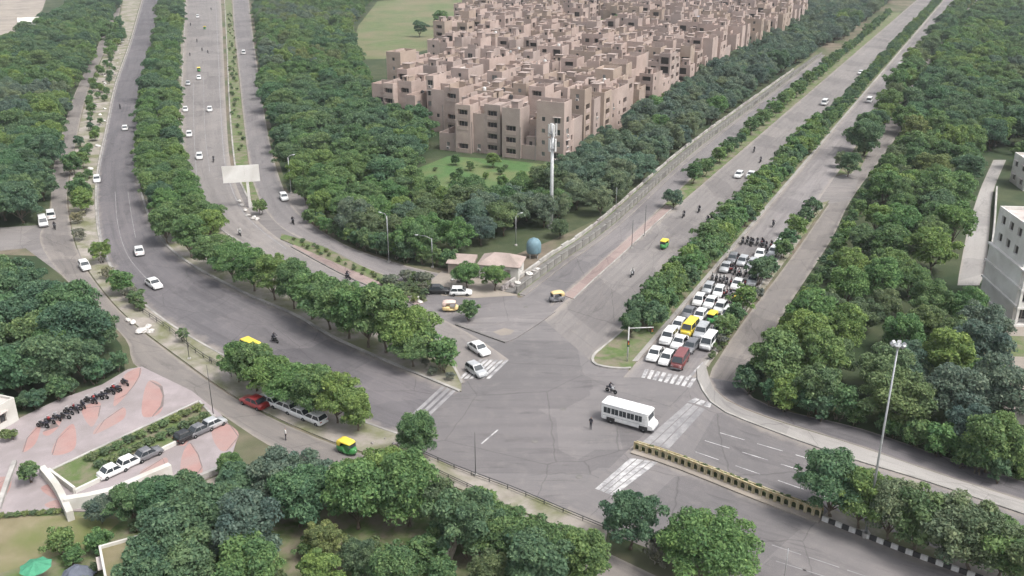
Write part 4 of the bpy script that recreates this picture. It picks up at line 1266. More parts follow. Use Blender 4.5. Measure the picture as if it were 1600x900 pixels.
def balcony_mesh(w, d):
    key = ('b', round(w, 2), d)
    if key not in WIN:
        mb = MB()
        mb.box(-w / 2, w / 2, -0.12, 0.0, 0.0, 0.95)
        mb.box(-w / 2 - 0.08, w / 2 + 0.08, -0.18, 0.06, 0.95, 1.03)
        WIN[key] = mb.mesh('balcony_rail', 'stone_pink_b')
    return WIN[key]
TANK = {}
def tank_mesh(mat):
    if mat not in TANK:
        TANK[mat] = MB().lathe([(0.5, 0), (0.55, 0.1), (0.55, 0.9), (0.48, 1.05), (0.2, 1.15), (0.18, 1.22)], 10).mesh('water_tank', mat, True)
    return TANK[mat]

def ac_mesh():
    if 'ac' not in WIN:
        WIN['ac'] = MB().box(-0.4, 0.4, -0.32, -0.02, 0, 0.5).box(-0.3, 0.3, -0.335, -0.32, 0.06, 0.44, 1).mesh('air_conditioner', ['panel_white', 'interior_dark'])
    return WIN['ac']
def add_openings(bld, level, mb, origin, ux, W_, H_, r, mi, floors):
    """holes for one wall and the windows, balconies and shades that sit in them. level 2: single windows with panes, 1: single windows, 0: openings only"""
    holes, put = [], []
    n = max(1, int(W_ // 3.4))
    cw = W_ / n
    style = [r.random() for _ in range(n)]
    for c in range(n):
        x = cw * (c + 0.5)
        if style[c] < (0.07 if level == 2 else 0.15): continue                          # blank stone pier
        for f in range(floors):
            z = 0.95 + f * 3.05
            if z + 1.9 > H_ - 0.6 or r.random() < 0.16: continue
            if style[c] > 0.62 and cw > 2.6:                   # balcony
                w = min(cw - 0.7, 2.9)
                holes.append((x - w / 2, x + w / 2, z - 0.75, z + 1.6, 1.1)); put.append(('b', x, z - 0.75, w, 2.35))
            elif style[c] > 0.42:
                w, h = (1.8, 1.5)
                holes.append((x - w / 2, x + w / 2, z, z + h, 0.3)); put.append(('w', x, z, w, h))
            else:
                w, h = (1.0, 1.15)
                holes.append((x - w / 2, x + w / 2, z + 0.3, z + 0.3 + h, 0.28)); put.append(('s', x, z + 0.3, w, h))
    facade(mb, origin, ux, W_, H_, holes, mi)
    ux = Vector(ux)
    nrm = Vector((ux.y, -ux.x, 0))
    ang = math.atan2(ux.y, ux.x)
    far = None
    for kind, x, z, w, h in put:
        base = Vector(origin) + ux * x + Vector((0, 0, z))
        if level == 0: continue
        if kind == 'b':
            link('balcony', balcony_mesh(w, 1.1), bld, base - nrm * 0.02, ang)
            if level == 2:
                fm = window_mesh(min(w - 0.5, 2.0), 2.05)
                o = link('door', fm[0], bld, base - nrm * 1.02 + Vector((0, 0, 0.02)), ang)
                link('pane', fm[1], o)
        else:
            fm = window_mesh(w, h, kind == 'w')
            o = link('window', fm[0], bld, base - nrm * 0.2, ang)
            if level == 2:
                link('pane', fm[2] if r.random() < 0.3 else fm[1], o)
                if r.random() < 0.3:
                    link('air_conditioner', ac_mesh(), bld, base + nrm * 0.02 + Vector((0, 0, -0.62)), ang)
                if kind == 'w' and r.random() < 0.35:
                    link('sunshade', fm[3], o)
            else:
                link('pane', fm[1], o)
def block(u, v, row, label, r, level, hmin, hmax, sizes=(17.0, 16.2), group='pink apartment blocks', mats=None, name='apartment_block'):
    """a cluster of stone towers of unequal height, with stair huts and tanks on the roofs"""
    org = APT0 + E1 * u + E2 * v
    ang = math.atan2(E2.y, E2.x) + r.uniform(-0.05, 0.05)
    bld = thing(name, label, 'building', org, ang, group)
    sx, sy = sizes
    mat = mats or r.choice(['stone_pink_a', 'stone_pink_b', 'stone_pink_c', 'stone_pink_a', 'stone_buff'])
    # split the footprint into an uneven pattern of volumes; x runs along E2, y along E1
    nx, ny = r.choice([3, 3, 4]), r.choice([2, 3, 3])
    def cuts(a, b, n):
        c = [a + (b - a) * k / n for k in range(n + 1)]
        return [c[0]] + [q + r.uniform(-0.16, 0.16) * (b - a) / n for q in c[1:-1]] + [c[-1]]
    xs, ysp = cuts(-sx / 2, sx / 2, nx), cuts(-sy / 2, sy / 2, ny)
    mb = MB()
    for i in range(nx):
        for j in range(ny):
            x0, x1, y0, y1 = xs[i], xs[i + 1], ysp[j], ysp[j + 1]
            if j == 0: y0 += r.choice([0.0, 0.0, 1.5, -1.0, -1.6])
            if i == 0: x0 += r.choice([0, 1.1, -0.8])
            if i == nx - 1: x1 += r.choice([0, 1.1, -0.8])
            x0 += 0.01 * i + 0.004 * j; y0 += 0.006 * i
            wm = r.choice([0, 0, 3, 4])
            fl = r.choice([2, 3, 4, 4, 4, 5]) if j else r.choice([3, 4, 4, 5])
            H = min(hmax, max(hmin, fl * 3.05 + 0.9 + r.uniform(-0.7, 0.7)))
            if r.random() < 0.14 and not mats: fl, H = 1, r.uniform(3.4, 5.0)          # sunk light well
            add_openings(bld, level if j == 0 else 0, mb, (x0, y0, 0), (1, 0, 0), x1 - x0, H, r, wm, fl)
            if i == nx - 1: add_openings(bld, level, mb, (x1, y0, 0), (0, 1, 0), y1 - y0, H, r, wm, fl)
            else: facade(mb, (x1, y0, 0), (0, 1, 0), y1 - y0, H, [], wm)
            facade(mb, (x1, y1, 0), (-1, 0, 0), x1 - x0, H, [], wm)
            facade(mb, (x0, y1, 0), (0, -1, 0), y1 - y0, H, [], wm)
            roof_top(mb, x0, x1, y0, y1, H, wm, r.uniform(0.7, 1.1))
            q = r.random()
            cx, cy = (x0 + x1) / 2, (y0 + y1) / 2
            if q < 0.42:
                hut = MB()
                w, d, hh = r.uniform(1.6, 3.0), r.uniform(1.6, 3.0), r.uniform(1.9, 3.1)
                hut.box(-w / 2, w / 2, -d / 2, d / 2, 0, hh)
                hut.box(-w / 2 - 0.15, w / 2 + 0.15, -d / 2 - 0.2, d / 2 + 0.15, hh, hh + 0.12, 1)
                if r.random() < 0.5:
                    hut.box(-0.4, 0.4, -d / 2 - 0.03, -d / 2, 0.05, 1.75, 2)
                link('stair_hut', hut.mesh('stair_hut', [r.choice(WALLS), 'roof_screed', 'interior_dark']), bld, (cx + r.uniform(-0.6, 0.6), cy + r.uniform(-0.5, 0.5), H - 1.0))
            if q > 0.6 and level > 0:
                link('water_tank', tank_mesh(r.choice(['tank_black', 'panel_white', 'roof_screed'])), bld, (x0 + 1.0, y1 - 1.2, H - 0.98))
            for k in range(r.choice([0, 1, 2, 2])):
                along_x = r.random() < 0.5
                hl = ((x1 - x0) if along_x else (y1 - y0)) * r.uniform(0.2, 0.46)
                lw = MB().box(-hl, hl, -0.1, 0.1, 0, r.uniform(0.9, 2.3)) if along_x else MB().box(-0.1, 0.1, -hl, hl, 0, r.uniform(0.9, 2.3))
                link('roof_wall', lw.mesh('roof_wall', r.choice(WALLS)), bld, (cx + r.uniform(-0.8, 0.8), cy + r.uniform(-0.8, 0.8), H - 0.95))
    # dark joints: drain pipes on the front
    for k in range(min(2, nx - 1) if level else 0):
        x = xs[k + 1]
        pm = MB().tube([(x + 0.15, -sy / 2 - 1.06, 0.0), (x + 0.15, -sy / 2 - 1.06, 8.5)], 0.09, 6)
        link('drain_pipe', pm.mesh('drain_pipe', 'concrete_dark'), bld)
    link('walls', mb.mesh('walls', [mat, 'roof_white' if r.random() < 0.15 else 'roof_screed', 'interior_dark', mat if mats else r.choice(WALLS), mat if mats else r.choice(WALLS)]), bld)
    return bld
WALLS = ['stone_pink_a', 'stone_pink_b', 'stone_pink_c', 'stone_buff']
APT0 = G(872, 256)
r = random.Random(61)
n_blk = 0
rows = 26
for i in range(rows):
    u = 9 + i * 18.0
    left = min(30 + 17 * (i > 0) + 0.46 * u, 215)
    v0 = -9.0 if u < 330 else -9.0 - (u - 330) * 0.17
    j = 0
    while True:
        v = v0 - j * 17.6
        if v < -left - 4: break
        p = APT0 + E1 * u + E2 * v
        px, py = proj((p.x, p.y, 12))
        j += 1
        if py < -8 or px < 570: continue
        # courts left open where the photo shows trees between the blocks
        gpx = proj((p.x, p.y, 0))
        if any(abs(gpx[0] - cx) < w and abs(gpx[1] - cy) < h for cx, cy, w, h in ((808, 110, 14, 10), (948, 62, 46, 16))): continue
        level = 2 if i < 4 else (1 if i < 9 else 0)
        block(u + r.uniform(-0.7, 0.7), v + r.uniform(-0.5, 0.5), i, 'pinkish stone apartment block, %s row from the lawn, %s from the avenue belt' % (ORD[i], ORD[j - 1]), r, level, 9.5, 16.5)
        n_blk += 1
print('blocks', n_blk)
# the pale penthouse on the leftmost block
gb = APT0 + E1 * 62 + E2 * -74
# grey rear block behind the courtyard trees
p = G(942, 34) - APT0
block(p.dot(E1), p.dot(E2), 0, 'tall grey apartment block behind the courtyard trees at the top edge', random.Random(5), 1, 19, 24, (26, 15), None, 'stone_grey')
def tarp(p, z, w, d, mat, name, label):
    mb = MB()
    n = 6
    rr = random.Random(3)
    for i in range(n):
        for j in range(n):
            mb.v.append((w * (i / (n - 1) - 0.5), d * (j / (n - 1) - 0.5), 0.12 + rr.uniform(0, 0.12)))
    o2 = len(mb.v)
    mb.v += [(v[0], v[1], v[2] - 0.1) for v in mb.v]
    for i in range(n - 1):
        for j in range(n - 1):
            q = (i * n + j, (i + 1) * n + j, (i + 1) * n + j + 1, i * n + j + 1)
            mb.f += [q, tuple(o2 + k for k in reversed(q))]
            mb.m += [0, 0]
    o = link(name, mb.mesh(name, mat), None, (p.x, p.y, z), 0.4)
    tag(o, label, 'tarpaulin')
q = G(1106, 26, 13.4)
tarp(q, 13.2, 8, 9, 'tarp_blue', 'tarpaulin', 'blue tarpaulin spread over a rooftop among the pink blocks')

def simple_building(name, label, p, rz, w, d, floors, fh, mat, roof, trims, cols, cat='building', level=2, seed=1, par=0.7):
    """a plain flat-roofed house with windows, doors and slabs"""
    rr = random.Random(seed)
    b = thing(name, label, cat, p, rz)
    mb = MB()
    H = floors * fh + par
    for (o, ux, L) in (((-w / 2, -d / 2, 0), (1, 0, 0), w), ((w / 2, -d / 2, 0), (0, 1, 0), d), ((w / 2, d / 2, 0), (-1, 0, 0), w), ((-w / 2, d / 2, 0), (0, -1, 0), d)):
        n = max(1, int(L / cols))
        holes, put = [], []
        for c in range(n):
            x = L * (c + 0.5) / n
            for f in range(floors):
                z = f * fh + 0.9
                ww, hh = min(1.7, L / n * 0.6), min(1.4, fh - 1.4)
                holes.append((x - ww / 2, x + ww / 2, z, z + hh, 0.3)); put.append((x, z, ww, hh))
        facade(mb, o, ux, L, H, holes, 0)
        for x, z, ww, hh in put:
            fm = window_mesh(ww, hh)
            base = Vector(o) + Vector(ux) * x + Vector((0, 0, z))
            nn = Vector((ux[1], -ux[0], 0))
            wo = link('window', fm[0], b, base - nn * 0.2, math.atan2(ux[1], ux[0]))
            link('pane', fm[1], wo)
            link('sunshade', fm[3], wo)
    roof_top(mb, -w / 2, w / 2, -d / 2, d / 2, H, 0, par * 0.8)
    link('walls', mb.mesh('walls', [mat, roof, 'interior_dark']), b)
    if trims:
        t = MB()
        for f in range(1, floors + 1):
            z = f * fh - 0.08
            t.box(-w / 2 - 0.35, w / 2 + 0.35, -d / 2 - 0.35, -d / 2 - 0.004, z, z + 0.16)
        link('cornice', t.mesh('cornice', 'concrete'), b)
    return b
# hut by the junction with pitched roof
h0 = G(784, 430)
hut = thing('hut', 'small white hut with a pale hipped roof behind the clipped trees', 'hut', h0, math.radians(-12))
mb = MB()
w, d, hh = 7.0, 5.0, 2.8
facade(mb, (-w / 2, -d / 2, 0), (1, 0, 0), w, hh, [(1.0, 2.2, 1.0, 2.1, 0.25), (4.6, 5.6, 0.0, 2.05, 0.25)], 0)
facade(mb, (w / 2, -d / 2, 0), (0, 1, 0), d, hh, [(1.8, 3.0, 1.0, 2.1, 0.25)], 0)
facade(mb, (w / 2, d / 2, 0), (-1, 0, 0), w, hh, [], 0)
facade(mb, (-w / 2, d / 2, 0), (0, -1, 0), d, hh, [], 0)
link('walls', mb.mesh('walls', ['plaster_white', 'roof_screed', 'interior_dark']), hut)
rf = MB()
e = 0.4
rf.add([(-w / 2 - e, -d / 2 - e, hh), (w / 2 + e, -d / 2 - e, hh), (w / 2 + e, d / 2 + e, hh), (-w / 2 - e, d / 2 + e, hh), (-1.2, 0, hh + 1.5), (1.2, 0, hh + 1.5),
        (-w / 2 - e, -d / 2 - e, hh - 0.12), (w / 2 + e, -d / 2 - e, hh - 0.12), (w / 2 + e, d / 2 + e, hh - 0.12), (-w / 2 - e, d / 2 + e, hh - 0.12)],
       [(0, 1, 5, 4), (1, 2, 5), (2, 3, 4, 5), (3, 0, 4), (6, 7, 1, 0), (7, 8, 2, 1), (8, 9, 3, 2), (9, 6, 0, 3), (9, 8, 7, 6)])
link('roof', rf.mesh('roof', 'roof_screed'), hut)
fm = window_mesh(1.2, 1.1)
o = link('window', fm[0], hut, (-w / 2 + 1.6, -d / 2 + 0.15, 1.0)); link('pane', fm[1], o)
dm = MB().box(0, 1.0, -0.04, 0, 0, 2.03)
link('door', dm.mesh('door', 'window_frame'), hut, (-w / 2 + 4.6, -d / 2 + 0.18, 0.01))
lean = thing('lean_to', 'low dusty lean-to shed left of the white hut', 'shed', G(722, 424), math.radians(-10))
mb = MB()
mb.box(-2.2, 2.2, -1.6, 1.6, 0, 2.1)
link('walls', mb.mesh('walls', 'sandy'), lean)
rf = MB()
rf.add([(-2.5, -1.9, 2.1), (2.5, -1.9, 2.1), (2.5, 1.9, 2.7), (-2.5, 1.9, 2.7), (-2.5, -1.9, 2.0), (2.5, -1.9, 2.0), (2.5, 1.9, 2.1), (-2.5, 1.9, 2.1)], [(0, 1, 2, 3), (4, 5, 1, 0), (5, 6, 2, 1), (6, 7, 3, 2), (7, 4, 0, 3), (7, 6, 5, 4)])
link('roof', rf.mesh('roof', 'roof_screed'), lean)
# blue water tank beside the hut
tk = thing('water_tank', 'blue-green domed water tank on short legs behind the hut', 'water tank', G(834, 402))
link('tank', MB().lathe([(1.3, 1.0), (1.38, 1.2), (1.38, 2.6), (1.25, 3.1), (0.9, 3.55), (0.35, 3.75), (0.3, 3.85)], 18).mesh('tank', 'tank_blue', True), tk)
for k in range(4):
    a = math.pi / 4 + k * math.pi / 2
    link('leg', MB().box(-0.1, 0.1, -0.1, 0.1, 0, 1.05).mesh('leg', 'concrete'), tk, (math.cos(a), math.sin(a), 0))

# white villa at the right picture edge: three open floors below a slanted white front
v0 = G(1640, 512)
villa = thing('white_villa', 'white multi-storey house with open verandas at the right picture edge', 'building', v0, math.radians(-4))
mb = MB()
w, d = 11.0, 14.0
fz = [0.0, 2.95, 5.9, 8.85]
mb.box(-w / 2 + 0.3, w / 2 - 0.3, 1.6, d, 0, 8.85)
link('core', mb.mesh('core', 'villa_white'), villa)
for k, z in enumerate(fz):
    link('floor_slab', MB().box(-w / 2, w / 2, -0.1, d + 0.2, z + (0.01 if k else 0.0), z + 0.32).mesh('floor_slab', 'villa_white'), villa)
for k in range(3):
    for c in range(5):
        x = -w / 2 + 0.3 + c * (w - 0.6) / 4
        link('column', MB().box(-0.2, 0.2, -0.2, 0.2, fz[k] + 0.33, fz[k + 1] + 0.009).mesh('column', 'villa_white'), villa, (x, 0.25, 0))
        if c < 4:
            fm = window_mesh(1.5, 1.9)
            o = link('window', fm[0], villa, (x + 1.3, 1.58, fz[k] + 0.7)); link('pane', fm[1], o)
    rail = MB().box(-w / 2 + 0.1, w / 2 - 0.1, 0.02, 0.09, fz[k] + 0.34, fz[k] + 1.1)
    if k: link('veranda_rail', rail.mesh('veranda_rail', 'villa_white'), villa)
up = MB()
x0, x1, y0, y1 = -w / 2 + 0.5, w / 2 - 0.3, 1.9, d - 0.5
holes = [(0.9 + c * 2.5, 2.3 + c * 2.5, 10.1 + f * 2.9, 11.5 + f * 2.9, 0.3) for c in range(4) for f in range(2)]
up_h = 15.6
facade(up, (x0, y0, 9.18), (1, 0, 0), x1 - x0, up_h - 9.18, [(h[0], h[1], h[2] - 9.18, h[3] - 9.18, 0.3) for h in holes], 0)
facade(up, (x1, y0, 9.18), (0, 1, 0), y1 - y0, up_h - 9.18, [], 0)
facade(up, (x1, y1, 9.18), (-1, 0, 0), x1 - x0, up_h - 9.18, [], 0)
facade(up, (x0, y1, 9.18), (0, -1, 0), y1 - y0, up_h - 9.18, [(1.5 + c * 3.0, 2.9 + c * 3.0, 1.0 + f * 2.9, 2.4 + f * 2.9, 0.3) for c in range(3) for f in range(2)], 0)
roof_top(up, x0, x1, y0, y1, up_h, 0, 0.6)
link('upper_storeys', up.mesh('upper_storeys', ['villa_white', 'roof_white', 'interior_dark']), villa)
for h in holes:
    fm = window_mesh(1.4, 1.4)
    o = link('window', fm[0], villa, (x0 + (h[0] + h[1]) / 2, y0 + 0.2, h[2])); link('pane', fm[1], o)
link('top_room', MB().box(-1.5, w / 2 - 0.6, 4.5, 9, 15.0, 17.4).mesh('top_room', 'villa_white'), villa)
simple_building('outbuilding', 'low grey flat-roofed outbuilding below the white villa', G(1590, 640), math.radians(-6), 9, 8, 1, 3.0, 'concrete', 'roof_screed', False, 3.0, seed=3)
simple_building('outbuilding', 'pale two-storey house behind the white villa at the right edge', G(1626, 292), math.radians(-8), 11, 9, 2, 3.2, 'plaster_white', 'roof_white', True, 3.4, seed=4)
strip('path', W([(1552, 250), (1530, 300), (1512, 360), (1500, 420), (1496, 446)]), W([(1572, 250), (1552, 300), (1546, 360), (1540, 420), (1530, 446)]), 0.03, 'footpath_grey')
ground_patch('yard', [(1540, 446), (1545, 520), (1540, 580), (1700, 580), (1700, 446)], 0.02, 'sandy')
ground_patch('yard_lawn', [(1536, 524), (1534, 556), (1700, 560), (1700, 528)], 0.03, 'verge_grass')
wall_run('garden_wall', 'low rubble wall along the lane behind the white villa', [(1556, 300), (1552, 360), (1544, 430)], 0.35, 1.4, 'concrete')
# house corner at the bottom edge
hb = simple_building('outbuilding', 'small whitewashed hut with a mossy flat roof at the bottom edge', G(212, 915), math.radians(28), 5.0, 7.0, 1, 2.8, 'plaster_white', 'dry_lawn', False, 2.6, seed=8, par=0.4)
simple_building('outbuilding', 'cream hut at the left picture edge beside the plaza', G(-14, 668), math.radians(-20), 4, 5, 1, 3.0, 'plaster_white', 'roof_white', False, 3.0, seed=9, par=0.4)
# white tent on the bare field
tent = thing('white_tent', 'white ridge tent on the bare field at the top left corner', 'tent', G(48, 40), math.radians(25))
mb = MB()
mb.add([(-6, -3, 0.02), (6, -3, 0.02), (6, 3, 0.02), (-6, 3, 0.02), (-6, -3, 2.4), (6, -3, 2.4), (6, 3, 2.4), (-6, 3, 2.4), (-6, 0, 4.6), (6, 0, 4.6)],
       [(0, 1, 5, 4), (2, 3, 7, 6), (1, 2, 6, 9, 5), (3, 0, 4, 8, 7)])
link('side_cloth', mb.mesh('side_cloth', 'panel_white'), tent)
rf = MB().add([(-6.3, -3.4, 2.2), (6.3, -3.4, 2.2), (6.3, 0, 4.7), (-6.3, 0, 4.7), (6.3, 3.4, 2.2), (-6.3, 3.4, 2.2)], [(0, 1, 2, 3), (3, 2, 4, 5)])
rr_ = MB(); rr_.add([(-6.3, -3.4, 2.2), (6.3, -3.4, 2.2), (6.3, 0, 4.7), (-6.3, 0, 4.7), (6.3, 3.4, 2.2), (-6.3, 3.4, 2.2)], [(0, 1, 2, 3), (3, 2, 4, 5)])
link('roof_cloth', rr_.mesh('roof_cloth', 'plaster_white'), tent)

# ================================================================== VEHICLES
def rrect(x, w, z0, z1, c=0.12):
    """rounded cross-section at station x"""
    h = w / 2
    c = min(c, (z1 - z0) * 0.45)
    return [(x, -h + c * 0.5, z0), (x, h - c * 0.5, z0), (x, h, z0 + c), (x, h, z1 - c), (x, h - c, z1), (x, -h + c, z1), (x, -h, z1 - c), (x, -h, z0 + c)]
def wheel_mesh(rad, wid):
    mb = MB()
    prof = [(rad * 0.62, -wid / 2), (rad * 0.95, -wid / 2), (rad, -wid / 4), (rad, wid / 4), (rad * 0.95, wid / 2), (rad * 0.62, wid / 2)]
    tmp = MB().lathe(prof, 14)
    mb.add([(v[0], v[2], v[1]) for v in tmp.v], tmp.f, 0)
    tmp = MB().lathe([(rad * 0.6, -wid / 2 * 0.9), (rad * 0.2, -wid / 2 * 1.04), (rad * 0.2, wid / 2 * 1.04), (rad * 0.6, wid / 2 * 0.9)], 10)
    mb.add([(v[0], v[2], v[1]) for v in tmp.v], tmp.f, 1)
    return mb.mesh('wheel', ['rubber', 'steel_pale'], False)
WHEELS = {}
def wheel(rad, wid):
    if (rad, wid) not in WHEELS:
        WHEELS[(rad, wid)] = wheel_mesh(rad, wid)
    return WHEELS[(rad, wid)]
SPEC = {
    # length, width, height, belt, hood end x (from front), windscreen top, roof rear, rear glass foot, hood height, tail height
    'hatchback': dict(L=3.7, W=1.62, H=1.5, belt=0.92, cowl=0.92, scr=1.65, rr=3.25, rg=3.62, hood=0.86, tail=0.92),
    'sedan': dict(L=4.3, W=1.7, H=1.46, belt=0.92, cowl=1.15, scr=1.85, rr=3.1, rg=3.75, hood=0.84, tail=0.9),
    'jeep': dict(L=4.3, W=1.8, H=1.78, belt=1.08, cowl=1.15, scr=1.7, rr=4.1, rg=4.25, hood=1.02, tail=1.06),
    'van': dict(L=4.4, W=1.75, H=1.95, belt=1.12, cowl=0.35, scr=0.95, rr=4.25, rg=4.36, hood=1.05, tail=1.1),
}
TEMPL = {}
def car_parts(kind, paint):
    if (kind, paint) in TEMPL:
        return TEMPL[(kind, paint)]
    s = SPEC[kind]
    L, W_, H, B = s['L'], s['W'], s['H'], s['belt']
    X = lambda d: L / 2 - d
    body = MB()
    st = [(0.0, W_ * 0.80, 0.34, s['hood'] * 0.78), (0.10, W_ * 0.92, 0.24, s['hood'] * 0.90), (0.45, W_ * 0.98, 0.22, s['hood'] * 0.97), (s['cowl'], W_, 0.22, B), (L * 0.5, W_, 0.22, B + 0.01), (s['rr'], W_, 0.22, B + 0.01),
          (min(s['rg'], L - 0.14), W_ * 0.98, 0.23, s['tail'] + 0.02), (L - 0.1, W_ * 0.92, 0.26, s['tail'] * 0.98), (L, W_ * 0.82, 0.36, s['tail'] * 0.84)]
    body.loft([rrect(X(d), w, a, b) for d, w, a, b in st])
    parts = [('body', body.mesh('body', paint, True), (0, 0, 0))]
    # cabin: pillars and roof in body colour, glass set proud
    wt = W_ * 0.80
    x0, x1, x2, x3 = X(s['cowl'] + 0.02), X(s['scr']), X(s['rr']), X(s['rg'])
    hb = W_ / 2 * 0.96
    cab = MB()
    rings = [[(x0, -hb, B - 0.03), (x3, -hb, B - 0.03), (x3, hb, B - 0.03), (x0, hb, B - 0.03)],
             [(x1 + 0.06, -wt / 2 - 0.02, H - 0.08), (x2 - 0.06, -wt / 2 - 0.02, H - 0.08), (x2 - 0.06, wt / 2 + 0.02, H - 0.08), (x1 + 0.06, wt / 2 + 0.02, H - 0.08)],
             [(x1 - 0.06, -wt / 2 + 0.08, H), (x2 + 0.08, -wt / 2 + 0.08, H), (x2 + 0.08, wt / 2 - 0.08, H), (x1 - 0.06, wt / 2 - 0.08, H)]]
    cab.loft(rings)
    parts.append(('roof', cab.mesh('roof', paint), (0, 0, 0)))
    zl, zh = B + 0.02, H - 0.12
    def lerp3(a, b, t): return tuple(a[k] + (b[k] - a[k]) * t for k in range(3))
    def panel(a, b, c, d_, out, name):
        # a,b lower edge; c,d upper edge; pushed out a little
        o = Vector(out) * 0.014
        ctr = [sum(p[k] for p in (a, b, c, d_)) / 4 for k in range(3)]
        q = [Vector(lerp3(p, ctr, 0.10)) + o for p in (a, b, c, d_)]
        m_ = MB(); m_.add(q, [(0, 1, 2, 3)])
        parts.append((name, m_.mesh(name, 'glass'), (0, 0, 0)))
    A0, A1 = rings[0], rings[1]
    panel(A0[0], A0[3], A1[3], A1[0], (0.8, 0, 0.6), 'windscreen')
    panel(A0[2], A0[1], A1[1], A1[2], (-0.8, 0, 0.6), 'rear_window')
    for sgn in (0, 1):
        a, b, c, d_ = (A0[0], A0[1], A1[1], A1[0]) if sgn == 0 else (A0[3], A0[2], A1[2], A1[3])
        m1, m2 = lerp3(a, b, 0.5), lerp3(d_, c, 0.5)
        on = (0, -0.95 if sgn == 0 else 0.95, 0.3)
        panel(a, m1, m2, d_, on, 'side_window')
        panel(m1, b, c, m2, on, 'side_window')
    wr = 0.29 if kind in ('hatchback', 'sedan') else 0.34
    for x in (X(0.75), X(L - 0.72)):
        for y in (-W_ / 2 + 0.09, W_ / 2 - 0.09):
            parts.append(('wheel', wheel(wr, 0.2), (x, y, wr)))
    hl = MB().box(-0.05, 0.06, -0.16, 0.16, -0.07, 0.07)
    hm, tm = hl.mesh('headlight', 'lamp_lens'), hl.mesh('tail_light', 'tail_red')
    for y in (-W_ * 0.32, W_ * 0.32):
        parts.append(('headlight', hm, (X(0.06), y, s['hood'] * 0.72)))
        parts.append(('tail_light', tm, (X(L - 0.05), y, s['tail'] * 0.76)))
    bm_ = MB().box(-0.06, 0.08, -W_ * 0.42, W_ * 0.42, -0.09, 0.09).mesh('bumper', 'grey_paint' if kind == 'van' else paint)
    parts.append(('bumper', bm_, (X(0.0), 0, 0.42)))
    parts.append(('bumper', bm_, (X(L), 0, 0.42)))
    TEMPL[(kind, paint)] = parts
    return parts
def auto_parts(hood, lower):
    """three-wheeled auto rickshaw: rounded nose, open cabin, cloth hood"""
    if ('auto', hood) in TEMPL: return TEMPL[('auto', hood)]
    parts = []
    lo = MB()
    lo.loft([rrect(1.28, 0.42, 0.42, 0.86, 0.1), rrect(1.12, 0.74, 0.30, 0.98, 0.12), rrect(0.80, 1.06, 0.27, 1.02, 0.1), rrect(0.60, 1.2, 0.25, 0.42, 0.05), rrect(-0.05, 1.28, 0.25, 0.42, 0.05), rrect(-0.15, 1.3, 0.25, 0.92, 0.08), rrect(-1.1, 1.3, 0.27, 0.96, 0.1), rrect(-1.3, 1.2, 0.4, 0.9, 0.1)])
    parts.append(('body', lo.mesh('body', lower, True), (0, 0, 0)))
    up = MB()
    up.loft([rrect(0.86, 1.06, 1.52, 1.62, 0.05), rrect(0.5, 1.24, 1.5, 1.74, 0.1), rrect(-0.6, 1.3, 1.45, 1.76, 0.12), rrect(-0.8, 1.3, 0.9, 1.75, 0.14), rrect(-1.22, 1.26, 0.9, 1.62, 0.14), rrect(-1.3, 1.1, 0.95, 1.45, 0.12)])
    parts.append(('hood', up.mesh('hood', hood, True), (0, 0, 0)))
    ws = MB(); ws.add([(0.83, -0.5, 1.0), (0.83, 0.5, 1.0), (0.84, 0.48, 1.54), (0.84, -0.48, 1.54), (0.80, -0.5, 1.0), (0.80, 0.5, 1.0), (0.81, 0.48, 1.54), (0.81, -0.48, 1.54)], [(0, 1, 2, 3), (7, 6, 5, 4), (0, 4, 5, 1), (1, 5, 6, 2), (2, 6, 7, 3), (3, 7, 4, 0)])
    parts.append(('windscreen', ws.mesh('windscreen', 'glass'), (0, 0, 0)))
    parts.append(('seat', MB().box(-0.75, -0.2, -0.55, 0.55, 0.44, 0.7).box(-0.8, -0.68, -0.55, 0.55, 0.7, 1.2).mesh('seat', 'cloth_dark'), (0, 0, 0)))
    for y in (-0.6, 0.6):
        parts.append(('pillar', MB().tube([(0.8, y * 0.86, 0.98), (0.82, y * 0.84, 1.58)], 0.03, 5).mesh('pillar', 'steel_dark'), (0, 0, 0)))
        parts.append(('wheel', wheel(0.22, 0.13), (-0.85, y * 0.9, 0.22)))
    parts.append(('wheel', wheel(0.22, 0.13), (1.02, 0, 0.22)))
    parts.append(('headlight', MB().lathe([(0.09, 0), (0.07, 0.05)], 8).mesh('headlight', 'lamp_lens'), (1.22, 0, 0.74)))
    TEMPL[('auto', hood)] = parts
    return parts
def bike_parts(paint):
    if ('bike', paint) in TEMPL: return TEMPL[('bike', paint)]
    parts = [('wheel', wheel(0.3, 0.1), (0.62, 0, 0.3)), ('wheel', wheel(0.3, 0.1), (-0.62, 0, 0.3))]
    tb = MB().loft([rrect(0.42, 0.12, 0.6, 0.86, 0.05), rrect(0.25, 0.3, 0.58, 0.98, 0.08), rrect(-0.05, 0.28, 0.6, 0.9, 0.08), rrect(-0.15, 0.16, 0.6, 0.82, 0.05)])
    parts.append(('fuel_tank', tb.mesh('fuel_tank', paint, True), (0, 0, 0)))
    parts.append(('seat', MB().box(-0.8, -0.1, -0.13, 0.13, 0.74, 0.86, taper=0.03).mesh('seat', 'cloth_dark'), (0, 0, 0)))
    fr = MB().tube([(0.62, 0.0, 0.3), (0.45, 0, 0.95), (-0.1, 0, 0.55), (-0.62, 0, 0.3)], 0.045, 6)
    fr.box(-0.1, 0.3, -0.14, 0.14, 0.25, 0.58)
    parts.append(('frame', fr.mesh('frame', 'steel_dark'), (0, 0, 0)))
    parts.append(('handlebar', MB().tube([(0.3, -0.36, 1.02), (0.42, 0, 0.98), (0.3, 0.36, 1.02)], 0.022, 6).mesh('handlebar', 'steel'), (0, 0, 0)))
    TEMPL[('bike', paint)] = parts
    return parts
